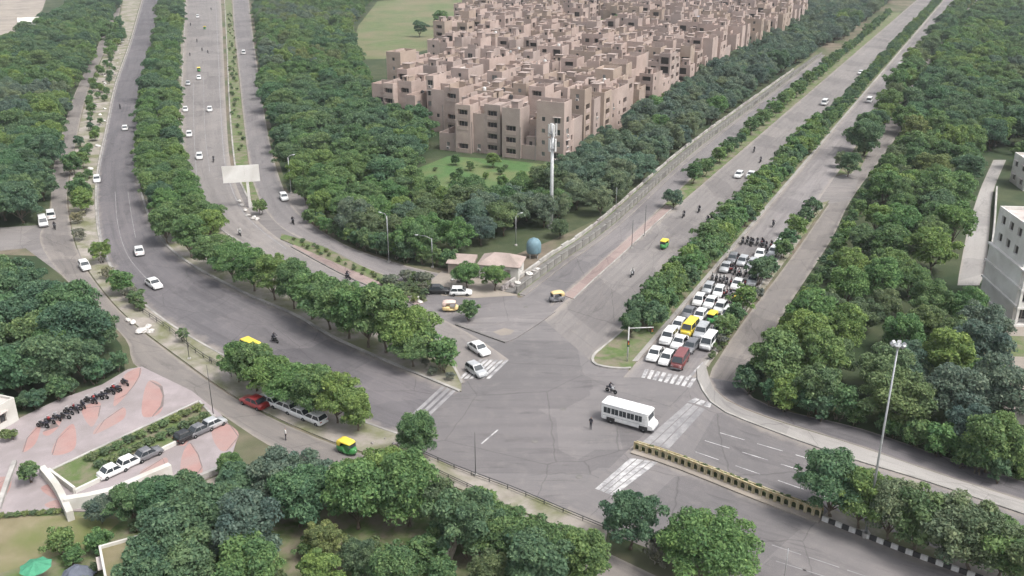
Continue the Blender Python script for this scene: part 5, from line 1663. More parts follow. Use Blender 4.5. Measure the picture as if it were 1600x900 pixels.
def skin_person(name, joints, edges, radii, mats):
    """one continuous body grown round a posed skeleton"""
    me = bpy.data.meshes.new(name)
    me.from_pydata(joints, edges, [])
    o = bpy.data.objects.new(name, me)
    COL.objects.link(o)
    sm = o.modifiers.new('skin', 'SKIN')
    sv = me.skin_vertices[0].data
    for v, rr_ in zip(sv, radii):
        v.radius = (rr_, rr_)
    sv[0].use_root = True
    sb = o.modifiers.new('subdivision', 'SUBSURF')
    sb.levels = sb.render_levels = 1
    dg = bpy.context.evaluated_depsgraph_get()
    out = bpy.data.meshes.new_from_object(o.evaluated_get(dg))
    bpy.data.objects.remove(o)
    out.materials.clear()
    for m in mats: out.materials.append(MATS[m])
    for p in out.polygons:
        z = p.center.z
        p.material_index = 0
        p.use_smooth = True
    return out
def standing(shirt, legs):
    J = [(0, 0, 0.92), (0, 0, 1.2), (0, 0, 1.42), (0.02, 0, 1.53), (0.03, 0, 1.66), (0, 0.1, 0.9), (0.05, 0.11, 0.48), (0.0, 0.11, 0.08), (0.14, 0.11, 0.04), (0, -0.1, 0.9), (-0.04, -0.11, 0.48), (-0.12, -0.11, 0.08), (0.02, -0.11, 0.04),
         (0, 0.2, 1.38), (0.02, 0.26, 1.1), (0.1, 0.25, 0.86), (0, -0.2, 1.38), (-0.02, -0.26, 1.1), (0.06, -0.25, 0.86)]
    E = [(0, 1), (1, 2), (2, 3), (3, 4), (0, 5), (5, 6), (6, 7), (7, 8), (0, 9), (9, 10), (10, 11), (11, 12), (2, 13), (13, 14), (14, 15), (2, 16), (16, 17), (17, 18)]
    R_ = [0.14, 0.13, 0.13, 0.055, 0.1, 0.09, 0.06, 0.045, 0.04, 0.09, 0.06, 0.045, 0.04, 0.06, 0.045, 0.035, 0.06, 0.045, 0.035]
    m = skin_person('person_body', J, E, R_, [shirt, legs, 'skin', 'black_paint'])
    for p in m.polygons:
        c = p.center
        p.material_index = 1 if c.z < 0.95 else (2 if (c.z > 1.47 and c.x > -0.0) or (c.z < 1.05 and abs(c.y) > 0.2) else (3 if c.z > 1.6 else 0))
    return m
def riding(shirt, legs):
    J = [(-0.35, 0, 0.95), (-0.28, 0, 1.2), (-0.18, 0, 1.4), (-0.14, 0, 1.5), (-0.1, 0, 1.62), (-0.3, 0.12, 0.93), (0.1, 0.2, 0.82), (0.0, 0.2, 0.42), (0.14, 0.2, 0.36), (-0.3, -0.12, 0.93), (0.1, -0.2, 0.82), (0.0, -0.2, 0.42), (0.14, -0.2, 0.36),
         (-0.18, 0.2, 1.36), (0.0, 0.3, 1.14), (0.26, 0.34, 1.05), (-0.18, -0.2, 1.36), (0.0, -0.3, 1.14), (0.26, -0.34, 1.05)]
    E = [(0, 1), (1, 2), (2, 3), (3, 4), (0, 5), (5, 6), (6, 7), (7, 8), (0, 9), (9, 10), (10, 11), (11, 12), (2, 13), (13, 14), (14, 15), (2, 16), (16, 17), (17, 18)]
    R_ = [0.14, 0.13, 0.13, 0.055, 0.12, 0.09, 0.065, 0.045, 0.04, 0.09, 0.065, 0.045, 0.04, 0.06, 0.045, 0.035, 0.06, 0.045, 0.035]
    m = skin_person('rider_body', J, E, R_, [shirt, legs, 'skin', 'black_paint'])
    for p in m.polygons:
        c = p.center
        p.material_index = 3 if c.z > 1.55 else (2 if c.z > 1.46 else (0 if c.z > 1.0 else 1))
    return m
STAND_D, STAND_W = standing('cloth_dark', 'cloth_dark'), standing('cloth_white', 'cloth_dark')
RIDE_D, RIDE_W = riding('cloth_dark', 'cloth_dark'), riding('cloth_white', 'cloth_dark')

def spawn(name, parts, label, cat, p, ang, group=None, z=0.04):
    t = thing(name, label, cat, (p[0], p[1], z), ang, group)
    for nm, me, loc in parts:
        link(nm, me, t, loc)
    return t
def heading(px, py, dx, dy):
    a, b = G(px, py), G(px + dx, py + dy)
    return math.atan2(b.y - a.y, b.x - a.x)
PN = {'white_paint': 'white', 'silver_paint': 'silver', 'grey_paint': 'dark grey', 'black_paint': 'black', 'red_paint': 'red', 'maroon_paint': 'maroon', 'yellow_paint': 'yellow'}
def car(kind, paint, px, py, dx, dy, label, group=None):
    return spawn({'hatchback': 'hatchback_car', 'sedan': 'sedan_car', 'jeep': 'utility_car', 'van': 'van'}[kind], car_parts(kind, paint), label, 'van' if kind == 'van' else 'car', G(px, py), heading(px, py, dx, dy), group)
def auto(px, py, dx, dy, label, hood='yellow_paint', lower='green_paint', group=None):
    return spawn('auto_rickshaw', auto_parts(hood, lower), label, 'auto rickshaw', G(px, py), heading(px, py, dx, dy), group)
def bike(px, py, dx, dy, label, rider=None, rlabel=None, paint='black_paint'):
    a = heading(px, py, dx, dy)
    spawn('motorcycle', bike_parts(paint), label, 'motorcycle', G(px, py), a)
    if rider is not None:
        o = link('person', rider, None, (*G(px, py).xy, 0.04), a)
        tag(o, rlabel, 'person')
def person(px, py, ang, label, mesh):
    o = link('person', mesh, None, (*G(px, py).xy, 0.04), ang)
    tag(o, label, 'person')

# --- on the curved road and its service roads
car('sedan', 'white_paint', 218, 396, -3, -12, 'white sedan in the middle of the curved road, the upper of two')
car('sedan', 'white_paint', 241, 448, 12, 8, 'white sedan on the curved road, the lower of two')
car('hatchback', 'white_paint', 196, 203, 4, -14, 'small white car far up the curved road beside the median trees')
bike(188, 170, 4, -14, 'dark motorcycle far up the curved road', RIDE_D, 'rider in dark clothes far up the curved road')
car('hatchback', 'white_paint', 152, 284, 0, 14, 'white car parked on the left edge of the curved road')
car('hatchback', 'white_paint', 133, 420, 8, 10, 'white car on the side road, pulled up at the bushes')
car('van', 'white_paint', 68, 352, 4, 12, 'white van at the mouth of the side road, nearer the wood')
car('jeep', 'white_paint', 80, 340, -2, -12, 'white utility car behind the van at the side road mouth')
bike(86, 358, 6, 10, 'black motorcycle beside the white van on the side road', RIDE_D, 'dark rider beside the white van on the side road')
bike(430, 535, 12, 6, 'black motorcycle crossing the shaded part of the curved road', RIDE_D, 'rider in black on the shaded part of the curved road')
car('van', 'yellow_paint', 396, 552, 12, 6, 'yellow van on the curved road, half hidden by street trees')
car('sedan', 'red_paint', 398, 634, -12, -5, 'red car parked on the lower service road, head of the parked row')
for i, (p, k) in enumerate([((423, 631), 'sedan'), ((446, 640), 'hatchback'), ((469, 650), 'sedan'), ((491, 659), 'hatchback')]):
    car(k, 'white_paint', *p, -12, -5, 'white car parked under the street trees, %s after the red car' % ORD[i], 'cars parked under the street trees')
person(447, 688, 0.5, 'person in a white shirt walking on the lower service road', STAND_W)
auto(544, 708, 12, 5, 'yellow-topped auto rickshaw emerging beside the foreground grove')
car('hatchback', 'white_paint', 312, 248, -1, 14, 'white car on the upper carriageway left of the hoarding')
car('hatchback', 'white_paint', 328, 174, -1, 14, 'white car, next one above on the upper carriageway')
auto(311, 112, -1, 14, 'yellow auto rickshaw on the upper carriageway, the lower of two')
car('hatchback', 'white_paint', 311, 124, -1, 14, 'white car just behind the lower yellow auto rickshaw')
auto(320, 46, -1, 14, 'yellow auto rickshaw on the upper carriageway, the upper of two')
car('van', 'white_paint', 309, 28, -1, 14, 'white van near the top of the upper carriageway')
car('hatchback', 'white_paint', 296, 213, -1, 14, 'white car close to the median on the upper carriageway')
car('hatchback', 'white_paint', 290, 174, -1, 14, 'white car tight against the median trees, upper carriageway')
car('hatchback', 'silver_paint', 294, 133, -1, 14, 'silver car tight against the median trees, higher up')
bike(334, 253, -1, 14, 'dark motorcycle right of the white car near the hoarding', RIDE_D, 'dark rider right of the white car near the hoarding')
for i, (x, y) in enumerate([(297, 88), (308, 66), (325, 84), (298, 40), (330, 16), (316, 80)]):
    bike(x, y, -1, 14, 'tiny dark motorcycle high on the upper carriageway, %s from the left' % ORD[[0, 2, 4, 1, 5, 3][i]], RIDE_D, 'tiny dark rider high on the upper carriageway, %s from the left' % ORD[[0, 2, 4, 1, 5, 3][i]])
car('van', 'white_paint', 381, 85, 2, -14, 'white van on the grey service road near the top edge')
car('hatchback', 'white_paint', 444, 312, 8, 12, 'white car stopped where the side path leaves the service road')
bike(458, 350, 9, 9, 'dark motorcycle on the service road bend below the hoarding', RIDE_D, 'dark rider on the service road bend below the hoarding')
bike(544, 436, 12, 6, 'black motorcycle beside the pink footpath of the curved road', RIDE_D, 'rider in black beside the pink footpath')
bike(375, 368, 8, 8, 'white motorcycle at the edge of the median trees', RIDE_W, 'rider in white at the edge of the median trees', 'white_paint')
# --- junction, left part
car('sedan', 'black_paint', 684, 458, 12, 0, 'black car parked on the bare ground by the junction')
car('hatchback', 'white_paint', 720, 461, 12, 0, 'small white car parked right of the black one')
auto(704, 486, 12, 0, 'auto rickshaw with a faded pink hood beside the round bush', 'blush_paint', 'cream_paint')
auto(869, 471, -12, 2, 'cream auto rickshaw turning at the corner of the pink footpath', 'cream_paint', 'grey_paint')
car('sedan', 'white_paint', 748, 550, 12, 8, 'white sedan waiting at the tip of the curved median')
car('hatchback', 'silver_paint', 744, 584, 12, 8, 'silver car beside the worn crossing at the median tip')
# --- avenue, away from the junction
auto(1037, 388, -10, 10, 'bright yellow auto rickshaw alone on the left avenue carriageway', 'yellow_paint', 'yellow_paint')
bike(988, 432, -10, 9, 'silver motorcycle on the left avenue carriageway', RIDE_W, 'rider in pale clothes on the left avenue carriageway', 'silver_paint')
car('hatchback', 'white_paint', 1154, 277, -10, 9, 'white car on the left avenue carriageway, left of a pair')
car('sedan', 'white_paint', 1173, 277, -10, 9, 'white car on the left avenue carriageway, right of a pair')
for i, (x, y) in enumerate([(1068, 340), (1105, 348), (1112, 342), (1092, 332), (1188, 254), (1178, 238)]):
    bike(x, y, -10, 9, 'dark motorcycle on the left avenue carriageway, %s past the yellow auto rickshaw' % ORD[[0, 2, 3, 1, 4, 5][i]], RIDE_D, 'dark rider on the left avenue carriageway, %s past the yellow auto rickshaw' % ORD[[0, 2, 3, 1, 4, 5][i]])
for i, (x, y, k, c) in enumerate([(1288, 164, 'van', 'white_paint'), (1344, 116, 'hatchback', 'white_paint')]):
    car(k, c, x, y, -10, 9, ['white van far up the left avenue carriageway by the median', 'white car farthest up the left avenue carriageway'][i])
for i, (x, y, k) in enumerate([(1358, 160, 'van'), (1406, 104, 'hatchback'), (1426, 100, 'van'), (1484, 24, 'van')]):
    car(k, 'white_paint', x, y, 9, -10, 'white vehicle far up the right avenue carriageway, %s from the junction' % ORD[i])
bike(1208, 354, 9, -10, 'black motorcycle beyond the tail of the traffic queue', RIDE_D, 'dark rider beyond the tail of the traffic queue')
bike(955, 614, 12, 4, 'silver scooter-like motorcycle just behind the bus', RIDE_D, 'rider just behind the bus', 'silver_paint')
person(923, 671, 1.0, 'person in black crossing the open junction below the bus', STAND_D)
# --- the queue at the avenue's stop line
r = random.Random(71)
q0 = G(1042, 576)
def queue_spot(row, lane):
    """row 0 at the stop line, lane 0 beside the median footpath"""
    lo, hi = G(1000, 572), G(1086, 588)
    n = 4
    p = lo.lerp(hi, (lane + 0.5) / n)
    return p + E1 * (3.2 + row * 5.6 + [0.6, 0.0, -0.6, 1.6][lane] + r.uniform(-0.5, 0.5))
lane_short = ['beside the median', 'one lane off the median', 'two lanes off the median', 'beside the bushes']
lane_words = ['in the lane beside the median', 'in the second lane from the median', 'in the third lane from the median', 'in the lane beside the bushes']
taken = {}
special = {(0, 2): ('maroon_paint', 'van'), (2, 1): ('yellow_paint', 'van'), (0, 0): ('white_paint', 'sedan'), (0, 1): ('white_paint', 'hatchback'), (1, 0): ('white_paint', 'jeep'), (1, 1): ('white_paint', 'sedan'), (1, 3): ('white_paint', 'van')}
for row in range(11):
    for lane in range(4):
        if (row, lane) in ((0, 3),): continue
        if row > 7 and r.random() < 0.4: continue
        if row > 4 and r.random() < 0.32:                    # three motorcycles in place of a car
            for q in range(3):
                pb = queue_spot(row, lane) + E2 * (q - 1) * 0.75 + E1 * r.uniform(-1.2, 1.2)
                ang = AV_ANG + math.pi + r.uniform(-0.1, 0.1)
                spawn('motorcycle', bike_parts(r.choice(['black_paint', 'red_paint', 'grey_paint'])), 'motorcycle in a bunch of three in the queue, %s row, %s' % (ORD[row], lane_short[lane]), 'motorcycle', pb, ang, 'bunched motorcycles in the queue')
                tag(link('person', r.choice([RIDE_D, RIDE_W]), None, (pb.x, pb.y, 0.04), ang), 'rider in a bunch of three in the queue, %s row, %s' % (ORD[row], lane_short[lane]), 'person', 'bunched riders in the queue')
            continue
        p = queue_spot(row, lane)
        ang = AV_ANG + math.pi + r.uniform(-0.06, 0.06)
        if (row, lane) in ((3, 2), (4, 3)):
            spawn('auto_rickshaw', auto_parts('yellow_paint', 'green_paint'), 'yellow-green auto rickshaw in the queue, %s row, %s' % (ORD[row], lane_words[lane]), 'auto rickshaw', p, ang, 'vehicles in the queue')
            continue
        if (row, lane) in special:
            c, k = special[(row, lane)]
        else:
            k = r.choice(['hatchback', 'hatchback', 'hatchback', 'sedan', 'sedan', 'jeep'])
            c = r.choice(['white_paint'] * 4 + ['silver_paint', 'silver_paint', 'grey_paint'] + (['grey_paint', 'black_paint'] if row > 4 else []))
        spawn({'hatchback': 'hatchback_car', 'sedan': 'sedan_car', 'jeep': 'utility_car', 'van': 'van'}[k], car_parts(k, c), '%s %s in the queue, %s row, %s' % (PN[c], {'hatchback': 'hatchback', 'sedan': 'sedan', 'jeep': 'utility car', 'van': 'van'}[k], ORD[row], lane_words[lane]), 'van' if k == 'van' else 'car', p, ang, 'vehicles in the queue')
        if r.random() < (0.45 if row < 4 else 0.9) and lane < 3:
            pb = queue_spot(row, lane).lerp(queue_spot(row, lane + 1), 0.5)
            t = spawn('motorcycle', bike_parts(r.choice(['black_paint', 'red_paint'])), 'motorcycle wedged in the queue, %s row, right of the car %s' % (ORD[row], lane_short[lane]), 'motorcycle', pb, ang, 'motorcycles in the queue')
            o = link('person', r.choice([RIDE_D, RIDE_W]), None, (pb.x, pb.y, 0.04), ang)
            tag(o, 'motorcycle rider in the queue, %s row, right of the car %s' % (ORD[row], lane_short[lane]), 'person', 'riders in the queue')

# --- cars parked along the planter and motorcycles along the plaza's upper edge
for i, (p, k, c, lb) in enumerate([((178, 742), 'sedan', 'white_paint', 'white car parked along the plaza planter, nearest its white end wall'), ((206, 728), 'hatchback', 'white_paint', 'second white car parked along the plaza planter'),
                                   ((232, 716), 'sedan', 'grey_paint', 'dark grey car parked along the middle of the plaza planter'), ((292, 688), 'hatchback', 'black_paint', 'black car parked at the upper end of the plaza planter'),
                                   ((314, 678), 'sedan', 'grey_paint', 'grey car parked behind the black one at the planter end'), ((336, 668), 'hatchback', 'silver_paint', 'silver car parked last at the upper planter end')]):
    t = spawn({'hatchback': 'hatchback_car', 'sedan': 'sedan_car'}[k], car_parts(k, c), lb, 'car', G(*p), heading(*p, 12, -5.5), 'cars parked along the planter', z=0.135)
    t.scale = (0.8, 0.86, 0.9)
pa, pb_ = G(66, 672), G(192, 606)
for i in range(17):
    p = pa.lerp(pb_, i / 16 + RNG.uniform(-0.02, 0.02)) + Vector((RNG.uniform(-0.3, 0.3), RNG.uniform(-0.5, 0.5), 0))
    dirn = math.atan2(pb_.y - pa.y, pb_.x - pa.x)
    spawn('motorcycle', bike_parts(['black_paint', 'black_paint', 'red_paint', 'grey_paint'][i % 4]), '%s motorcycle parked on the upper plaza edge, %s from the left' % (['black', 'black', 'red', 'grey'][i % 4], ORD[i]), 'motorcycle', p, dirn + math.pi / 2 + RNG.uniform(-0.45, 0.45), 'motorcycles parked on the plaza', z=0.135)

# --- the white bus
bp0, bp1 = G(946, 653), G(1022, 674)
ba = math.atan2(bp1.y - bp0.y, bp1.x - bp0.x)
bus = thing('bus', 'white single-deck minibus with short nose crossing the junction', 'bus', (*((bp0 + bp1) / 2).xy, 0.04), ba)
BL, BW, BH = 7.0, 2.15, 2.65
shell = MB()
shell.loft([rrect(-BL / 2, BW * 0.94, 0.5, BH - 0.2, 0.15), rrect(-BL / 2 + 0.12, BW, 0.42, BH - 0.06, 0.16), rrect(BL / 2 - 1.05, BW, 0.42, BH - 0.04, 0.16), rrect(BL / 2 - 0.78, BW * 0.97, 0.42, BH - 0.16, 0.16), rrect(BL / 2 - 0.6, BW * 0.95, 0.42, 1.36, 0.16), rrect(BL / 2 - 0.1, BW * 0.88, 0.44, 1.18, 0.2), rrect(BL / 2, BW * 0.78, 0.5, 1.0, 0.15)])
link('body', shell.mesh('body', 'white_paint'), bus)
rf = MB()
rf.loft([rrect(-BL / 2 - 0.03, BW * 0.9, BH - 0.08, BH + 0.03, 0.04), rrect(-BL / 2 + 0.2, BW + 0.06, BH - 0.1, BH + 0.07, 0.05), rrect(BL / 2 - 1.0, BW + 0.06, BH - 0.1, BH + 0.07, 0.05), rrect(BL / 2 - 0.66, BW * 0.96, BH - 0.12, BH + 0.01, 0.05)])
link('roof', rf.mesh('roof', 'white_paint'), bus)
for sgn in (-1, 1):
    for k in range(5):
        x0 = -BL / 2 + 0.35 + k * 1.06
        wmb = MB().box(x0, x0 + 0.94, sgn * BW / 2 - 0.012, sgn * BW / 2 + 0.012, 1.42, 2.22)
        wo = link('window', wmb.mesh('window', 'glass'), bus)
        fr = MB()
        y0, y1 = sgn * BW / 2 - 0.02, sgn * BW / 2 + 0.03
        fr.box(x0 - 0.03, x0 + 0.97, y0, y1, 1.38, 1.42); fr.box(x0 - 0.03, x0 + 0.97, y0, y1, 2.22, 2.26); fr.box(x0 + 0.45, x0 + 0.49, y0, y1, 1.42, 2.22)
        link('frame', fr.mesh('frame', 'steel_pale'), wo)
    for x in (-BL / 2 + 1.35, BL / 2 - 1.25):
        link('wheel', wheel(0.42, 0.26), bus, (x, sgn * (BW / 2 - 0.14), 0.42))
        am_ = MB().box(-0.56, 0.56, -0.03, 0.03, 0, 0.5)
        link('wheel_arch', am_.mesh('wheel_arch', 'kerb_black'), bus, (x, sgn * (BW / 2 + 0.0), 0.4))
    link('headlight', MB().box(-0.04, 0.05, -0.14, 0.14, -0.09, 0.09).mesh('headlight', 'lamp_lens'), bus, (BL / 2 - 0.04, sgn * 0.66, 0.82))
    link('side_stripe', MB().box(-BL / 2 + 0.2, BL / 2 - 1.0, -0.008, 0.008, 1.02, 1.1).mesh('side_stripe', 'silver_paint'), bus, (0, sgn * (BW / 2 + 0.004), 0))
ws = MB(); ws.add([(BL / 2 - 0.745, -0.88, 1.42), (BL / 2 - 0.745, 0.88, 1.42), (BL / 2 - 0.775, 0.84, 2.3), (BL / 2 - 0.775, -0.84, 2.3), (BL / 2 - 0.62, -0.88, 1.44), (BL / 2 - 0.62, 0.88, 1.44), (BL / 2 - 0.72, 0.84, 2.32), (BL / 2 - 0.72, -0.84, 2.32)], [(4, 5, 6, 7), (0, 4, 7, 3), (1, 2, 6, 5), (3, 7, 6, 2), (0, 1, 5, 4)])
link('windscreen', ws.mesh('windscreen', 'glass'), bus)
link('bumper', MB().box(-0.08, 0.08, -0.95, 0.95, -0.12, 0.12).mesh('bumper', 'grey_paint'), bus, (BL / 2 + 0.02, 0, 0.5))
link('door', MB().box(-0.38, 0.38, -0.012, 0.012, 0.5, 2.2).mesh('door', 'glass'), bus, (BL / 2 - 1.42 - 0.55, BW / 2 + 0.012, 0))

# ================================================================== STREET FURNITURE
def lamp_post(px, py, h, label, arm=1.6, ang=0.0, r0=0.09, mat='steel', arms=1, group=None):
    t = thing('street_lamp' if arms else 'pole', label, 'street lamp' if arms else 'pole', G(px, py), ang, group)
    link('base', MB().box(-0.22, 0.22, -0.22, 0.22, 0, 0.3).mesh('base', 'concrete'), t)
    link('pole', MB().tube([(0, 0, 0.2), (0, 0, h * 0.6), (0, 0, h)], [r0 * 1.25, r0, r0 * 0.7], 8).mesh('pole', mat, True), t)
    for k in range(arms):
        s = 1 if k == 0 else -1
        link('arm', MB().tube([(0, 0, h - 0.1), (s * arm * 0.4, 0, h + 0.35), (s * arm, 0, h + 0.45)], r0 * 0.5, 6).mesh('arm', mat, True), t)
        hd = MB().loft([rrect(0, 0.12, -0.05, 0.05, 0.02), rrect(s * 0.25, 0.28, -0.07, 0.07, 0.03), rrect(s * 0.6, 0.2, -0.05, 0.05, 0.02)])
        link('lamp_head', hd.mesh('lamp_head', 'steel_pale', True), t, (s * arm, 0, h + 0.45))
    return t
lamp_post(608, 410, 9.0, 'tall grey lamp post at the service road bend, left of the curved one', 1.2, 2.6)
lamp_post(676, 418, 5.6, 'short lamp post with a long arm at the mouth of the service road', 2.6, 2.9)
lamp_post(455, 302, 8.5, 'slim pale lamp post beside the side path', 1.0, 0.4, 0.07, 'steel_pale')
lamp_post(806, 384, 6.0, 'thin lamp post between the hut and the wood', 1.0, 0.6, 0.06)
lamp_post(987, 388, 5.8, 'thin dark pole on the pink footpath, the nearer of two', 0.9, 0.3, 0.05, 'steel_dark', 0)
lamp_post(1007, 369, 6.5, 'thin dark pole on the pink footpath, the farther of two', 0.9, 0.3, 0.05, 'steel_dark', 0)
lamp_post(743, 744, 5.8, 'thin dark pole on the lower verge of the junction', 0.7, 0.6, 0.04, 'steel_dark', 0)
lamp_post(1155, 893, 4.2, 'pale lamp post among the leaves of the big roadside tree', 0.6, 0.9, 0.06, 'panel_white')
lamp_post(334, 652, 7.5, 'thin dark pole between plaza and lower service road', 0.6, 0.2, 0.04, 'steel_dark', 0)
lamp_post(296, 562, 5.0, 'thin pole beside the wispy sapling on the bare verge', 0.5, 0.2, 0.04, 'steel_dark', 0)
lamp_post(962, 335, 6.0, 'thin pole behind the avenue wall at the tree belt', 0.6, 0.4, 0.05, 'steel', 0)
lamp_post(1222, 930, 5.4, 'faint thin pole on the near carriageway edge at the bottom', 0.6, 0.3, 0.04, 'steel', 0)
# high-mast light on the striped-kerb median
hm = thing('mast_light', 'very tall grey mast with a ring of floodlights on the striped-kerb median', 'mast light', (*G(1352, 838).xy, 0.2))
H_ = 22.0
link('base', MB().box(-0.4, 0.4, -0.4, 0.4, -0.2, 0.35).mesh('base', 'concrete'), hm)
link('pole', MB().tube([(0, 0, 0.3), (0, 0, 8), (0, 0, H_)], [0.15, 0.12, 0.08], 10).mesh('pole', 'steel', True), hm)
link('ring', MB().lathe([(0.36, 0), (0.44, 0.05), (0.44, 0.15), (0.36, 0.2)], 14).mesh('ring', 'steel'), hm, (0, 0, H_ - 0.4))
for k in range(6):
    a = k * math.pi / 3
    fl = MB().box(-0.14, 0.14, -0.2, 0.2, -0.15, 0.15, taper=0.04)
    o = link('floodlight', fl.mesh('floodlight', 'steel'), hm, (0.6 * math.cos(a), 0.6 * math.sin(a), H_ - 0.15), a)
    o.rotation_euler = (0, 0.7, a)
# telecom monopole before the apartments
tm_ = thing('telecom_mast', 'tall grey telecom monopole with white antenna panels before the apartments', 'mast', G(861, 356), 0.3)
H_ = 21.5
link('base', MB().box(-0.7, 0.7, -0.7, 0.7, 0, 0.5).mesh('base', 'concrete'), tm_)
link('pole', MB().tube([(0, 0, 0.4), (0, 0, 10), (0, 0, H_)], [0.42, 0.36, 0.26], 12).mesh('pole', 'steel_pale', True), tm_)
for lvl, z in enumerate((H_ - 1.6, H_ - 4.6)):
    link('platform', MB().lathe([(0.3, 0), (0.85, 0.05), (0.85, 0.14), (0.3, 0.18)], 12).mesh('platform', 'steel'), tm_, (0, 0, z - 0.3))
    for k in range(4):
        a = k * math.pi / 2 + lvl * 0.5
        link('antenna_panel', MB().box(-0.1, 0.1, -0.22, 0.22, -1.2, 1.2).mesh('antenna_panel', 'panel_white'), tm_, (0.8 * math.cos(a), 0.8 * math.sin(a), z + 0.4), a)
# hoarding
hd = thing('hoarding', 'blank white hoarding on a thick post at the fork of the upper roads', 'hoarding', G(391, 324), math.radians(14))
link('post', MB().box(-0.28, 0.28, -0.28, 0.28, 0, 9.4).mesh('post', 'villa_white'), hd)
pn_ = MB().box(-5.0, -0.46, -0.42, -0.30, 5.9, 9.6).mesh('panel', 'villa_white')
link('panel', pn_, hd)
link('panel', MB().box(-0.44, 2.7, -0.42, -0.30, 5.9, 9.6).mesh('panel', 'villa_white'), hd)
for z in (6.3, 7.8, 9.2):
    link('brace', MB().box(-4.9, 2.6, -0.296, -0.20, z, z + 0.14).mesh('brace', 'steel'), hd)
# signal arm at the head of the avenue median
sg = thing('traffic_signal', 'white traffic signal post with overhanging arm at the avenue median head', 'traffic signal', (*G(980, 566).xy, 0.17), math.radians(0))
link('pole', MB().tube([(0, 0, 0), (0, 0, 5.4)], [0.11, 0.09], 8).mesh('pole', 'panel_white', True), sg)
link('arm', MB().tube([(0, 0, 5.2), (3.6, 0.6, 5.1)], [0.08, 0.06], 8).mesh('arm', 'panel_white', True), sg)
for nm, at in (('signal_head', (3.4, 0.57, 4.55)), ('signal_head', (0.0, -0.2, 2.9))):
    s_ = link(nm, MB().box(-0.16, 0.16, -0.14, 0.14, -0.45, 0.45).mesh('signal_head', 'kerb_black'), sg, at)
    for k, m_ in enumerate(('tail_red', 'amber', 'green_paint')):
        tmp = MB().lathe([(0.1, 0), (0.085, 0.03)], 8)
        l2 = MB(); l2.add([(v[0], -v[2], v[1]) for v in tmp.v], tmp.f)
        link('lens', l2.mesh('lens', m_), s_, (0, -0.141, 0.28 - 0.28 * k))

# ---- cream arched barrier on the lower median
bar_l = smooth(W([(990, 704), (1060, 727), (1200, 782), (1282, 811)]), 0.5)
barrier = thing('median_barrier', 'cream concrete barrier of small arches along the lower median', 'barrier', bar_l[0])
total = sum((bar_l[i + 1] - bar_l[i]).length for i in range(len(bar_l) - 1))
NB = 27
mod = total / NB
def arch_module(w, h, t, ow, oh):
    """upright slab with one arched opening"""
    mb = MB()
    n = 8
    pts = [(w / 2 - ow / 2, 0.0), (w / 2 - ow / 2, oh - ow / 2)] + [(w / 2 - ow / 2 * math.cos(math.pi * k / n), oh - ow / 2 + ow / 2 * math.sin(math.pi * k / n)) for k in range(1, n)] + [(w / 2 + ow / 2, oh - ow / 2), (w / 2 + ow / 2, 0.0)]
    for y, flip in ((-t / 2, False), (t / 2, True)):
        v = [(0, y, 0), (pts[0][0], y, 0), (pts[-1][0], y, 0), (w, y, 0), (w, y, h), (0, y, h)]
        q = [(a, y, b) for a, b in pts]
        m = len(q)
        V = q + [(0, y, 0), (0, y, h), (w, y, h), (w, y, 0)]
        half = m // 2
        f = [tuple(range(0, half + 1)) + (m + 1, m), tuple(range(half, m)) + (m + 3, m + 2), (half, m + 2, m + 1)]
        f = [x if flip else tuple(reversed(x)) for x in f]
        mb.add(V, f)
    for k in range(len(pts) - 1):
        a, b = pts[k], pts[k + 1]
        mb.add([(a[0], -t / 2, a[1]), (b[0], -t / 2, b[1]), (b[0], t / 2, b[1]), (a[0], t / 2, a[1])], [(0, 1, 2, 3)])
    mb.add([(0, -t / 2, h), (w, -t / 2, h), (w, t / 2, h), (0, t / 2, h)], [(0, 1, 2, 3)])
    mb.add([(0, -t / 2, 0), (0, t / 2, 0), (0, t / 2, h), (0, -t / 2, h)], [(0, 1, 2, 3)])
    mb.add([(w, -t / 2, 0), (w, t / 2, 0), (w, t / 2, h), (w, -t / 2, h)], [(3, 2, 1, 0)])
    return mb
am1 = arch_module(mod * 0.96, 1.1, 0.22, mod * 0.62, 0.9).mesh('arch_panel', 'barrier_cream')
pts_b = resample(bar_l, NB + 1)
r = random.Random(81)
for k in range(NB):
    d = pts_b[k + 1] - pts_b[k]
    o = link('arch_panel', am1, barrier, pts_b[k] - bar_l[0] + Vector((0, 0, 0.18)), math.atan2(d.y, d.x))
    o.rotation_euler = (r.uniform(-0.03, 0.03), 0, math.atan2(d.y, d.x))
    o.scale = (1, 1, r.uniform(0.96, 1.04))
bl = [p - bar_l[0] for p in bar_l]
ribbon('plinth', offset(bl, 0.15), 1.5, 0.0, 0.2, 'sandy', barrier)
ribbon('rear_wall', offset(bl, -0.75), 0.2, 0.2, 1.0, 'barrier_cream', barrier)
ribbon('planting_soil', offset(bl, -0.42), 0.42, 0.2, 0.7, 'wood_soil', barrier)
for k in range(NB):
    p = pts_b[k].lerp(pts_b[k + 1], 0.5)
    d = (pts_b[k + 1] - pts_b[k]).normalized()
    p = p + Vector((-d.y, d.x, 0)) * 0.42
    if r.random() < (0.75 if k > 8 else 0.35):
        tree('low_bush', p, 'scrubby plant sprouting from the top of the cream barrier', 'plants on the cream barrier', r.uniform(0.3, 0.5), name='weed_clump', cat='weed', z=0.72)
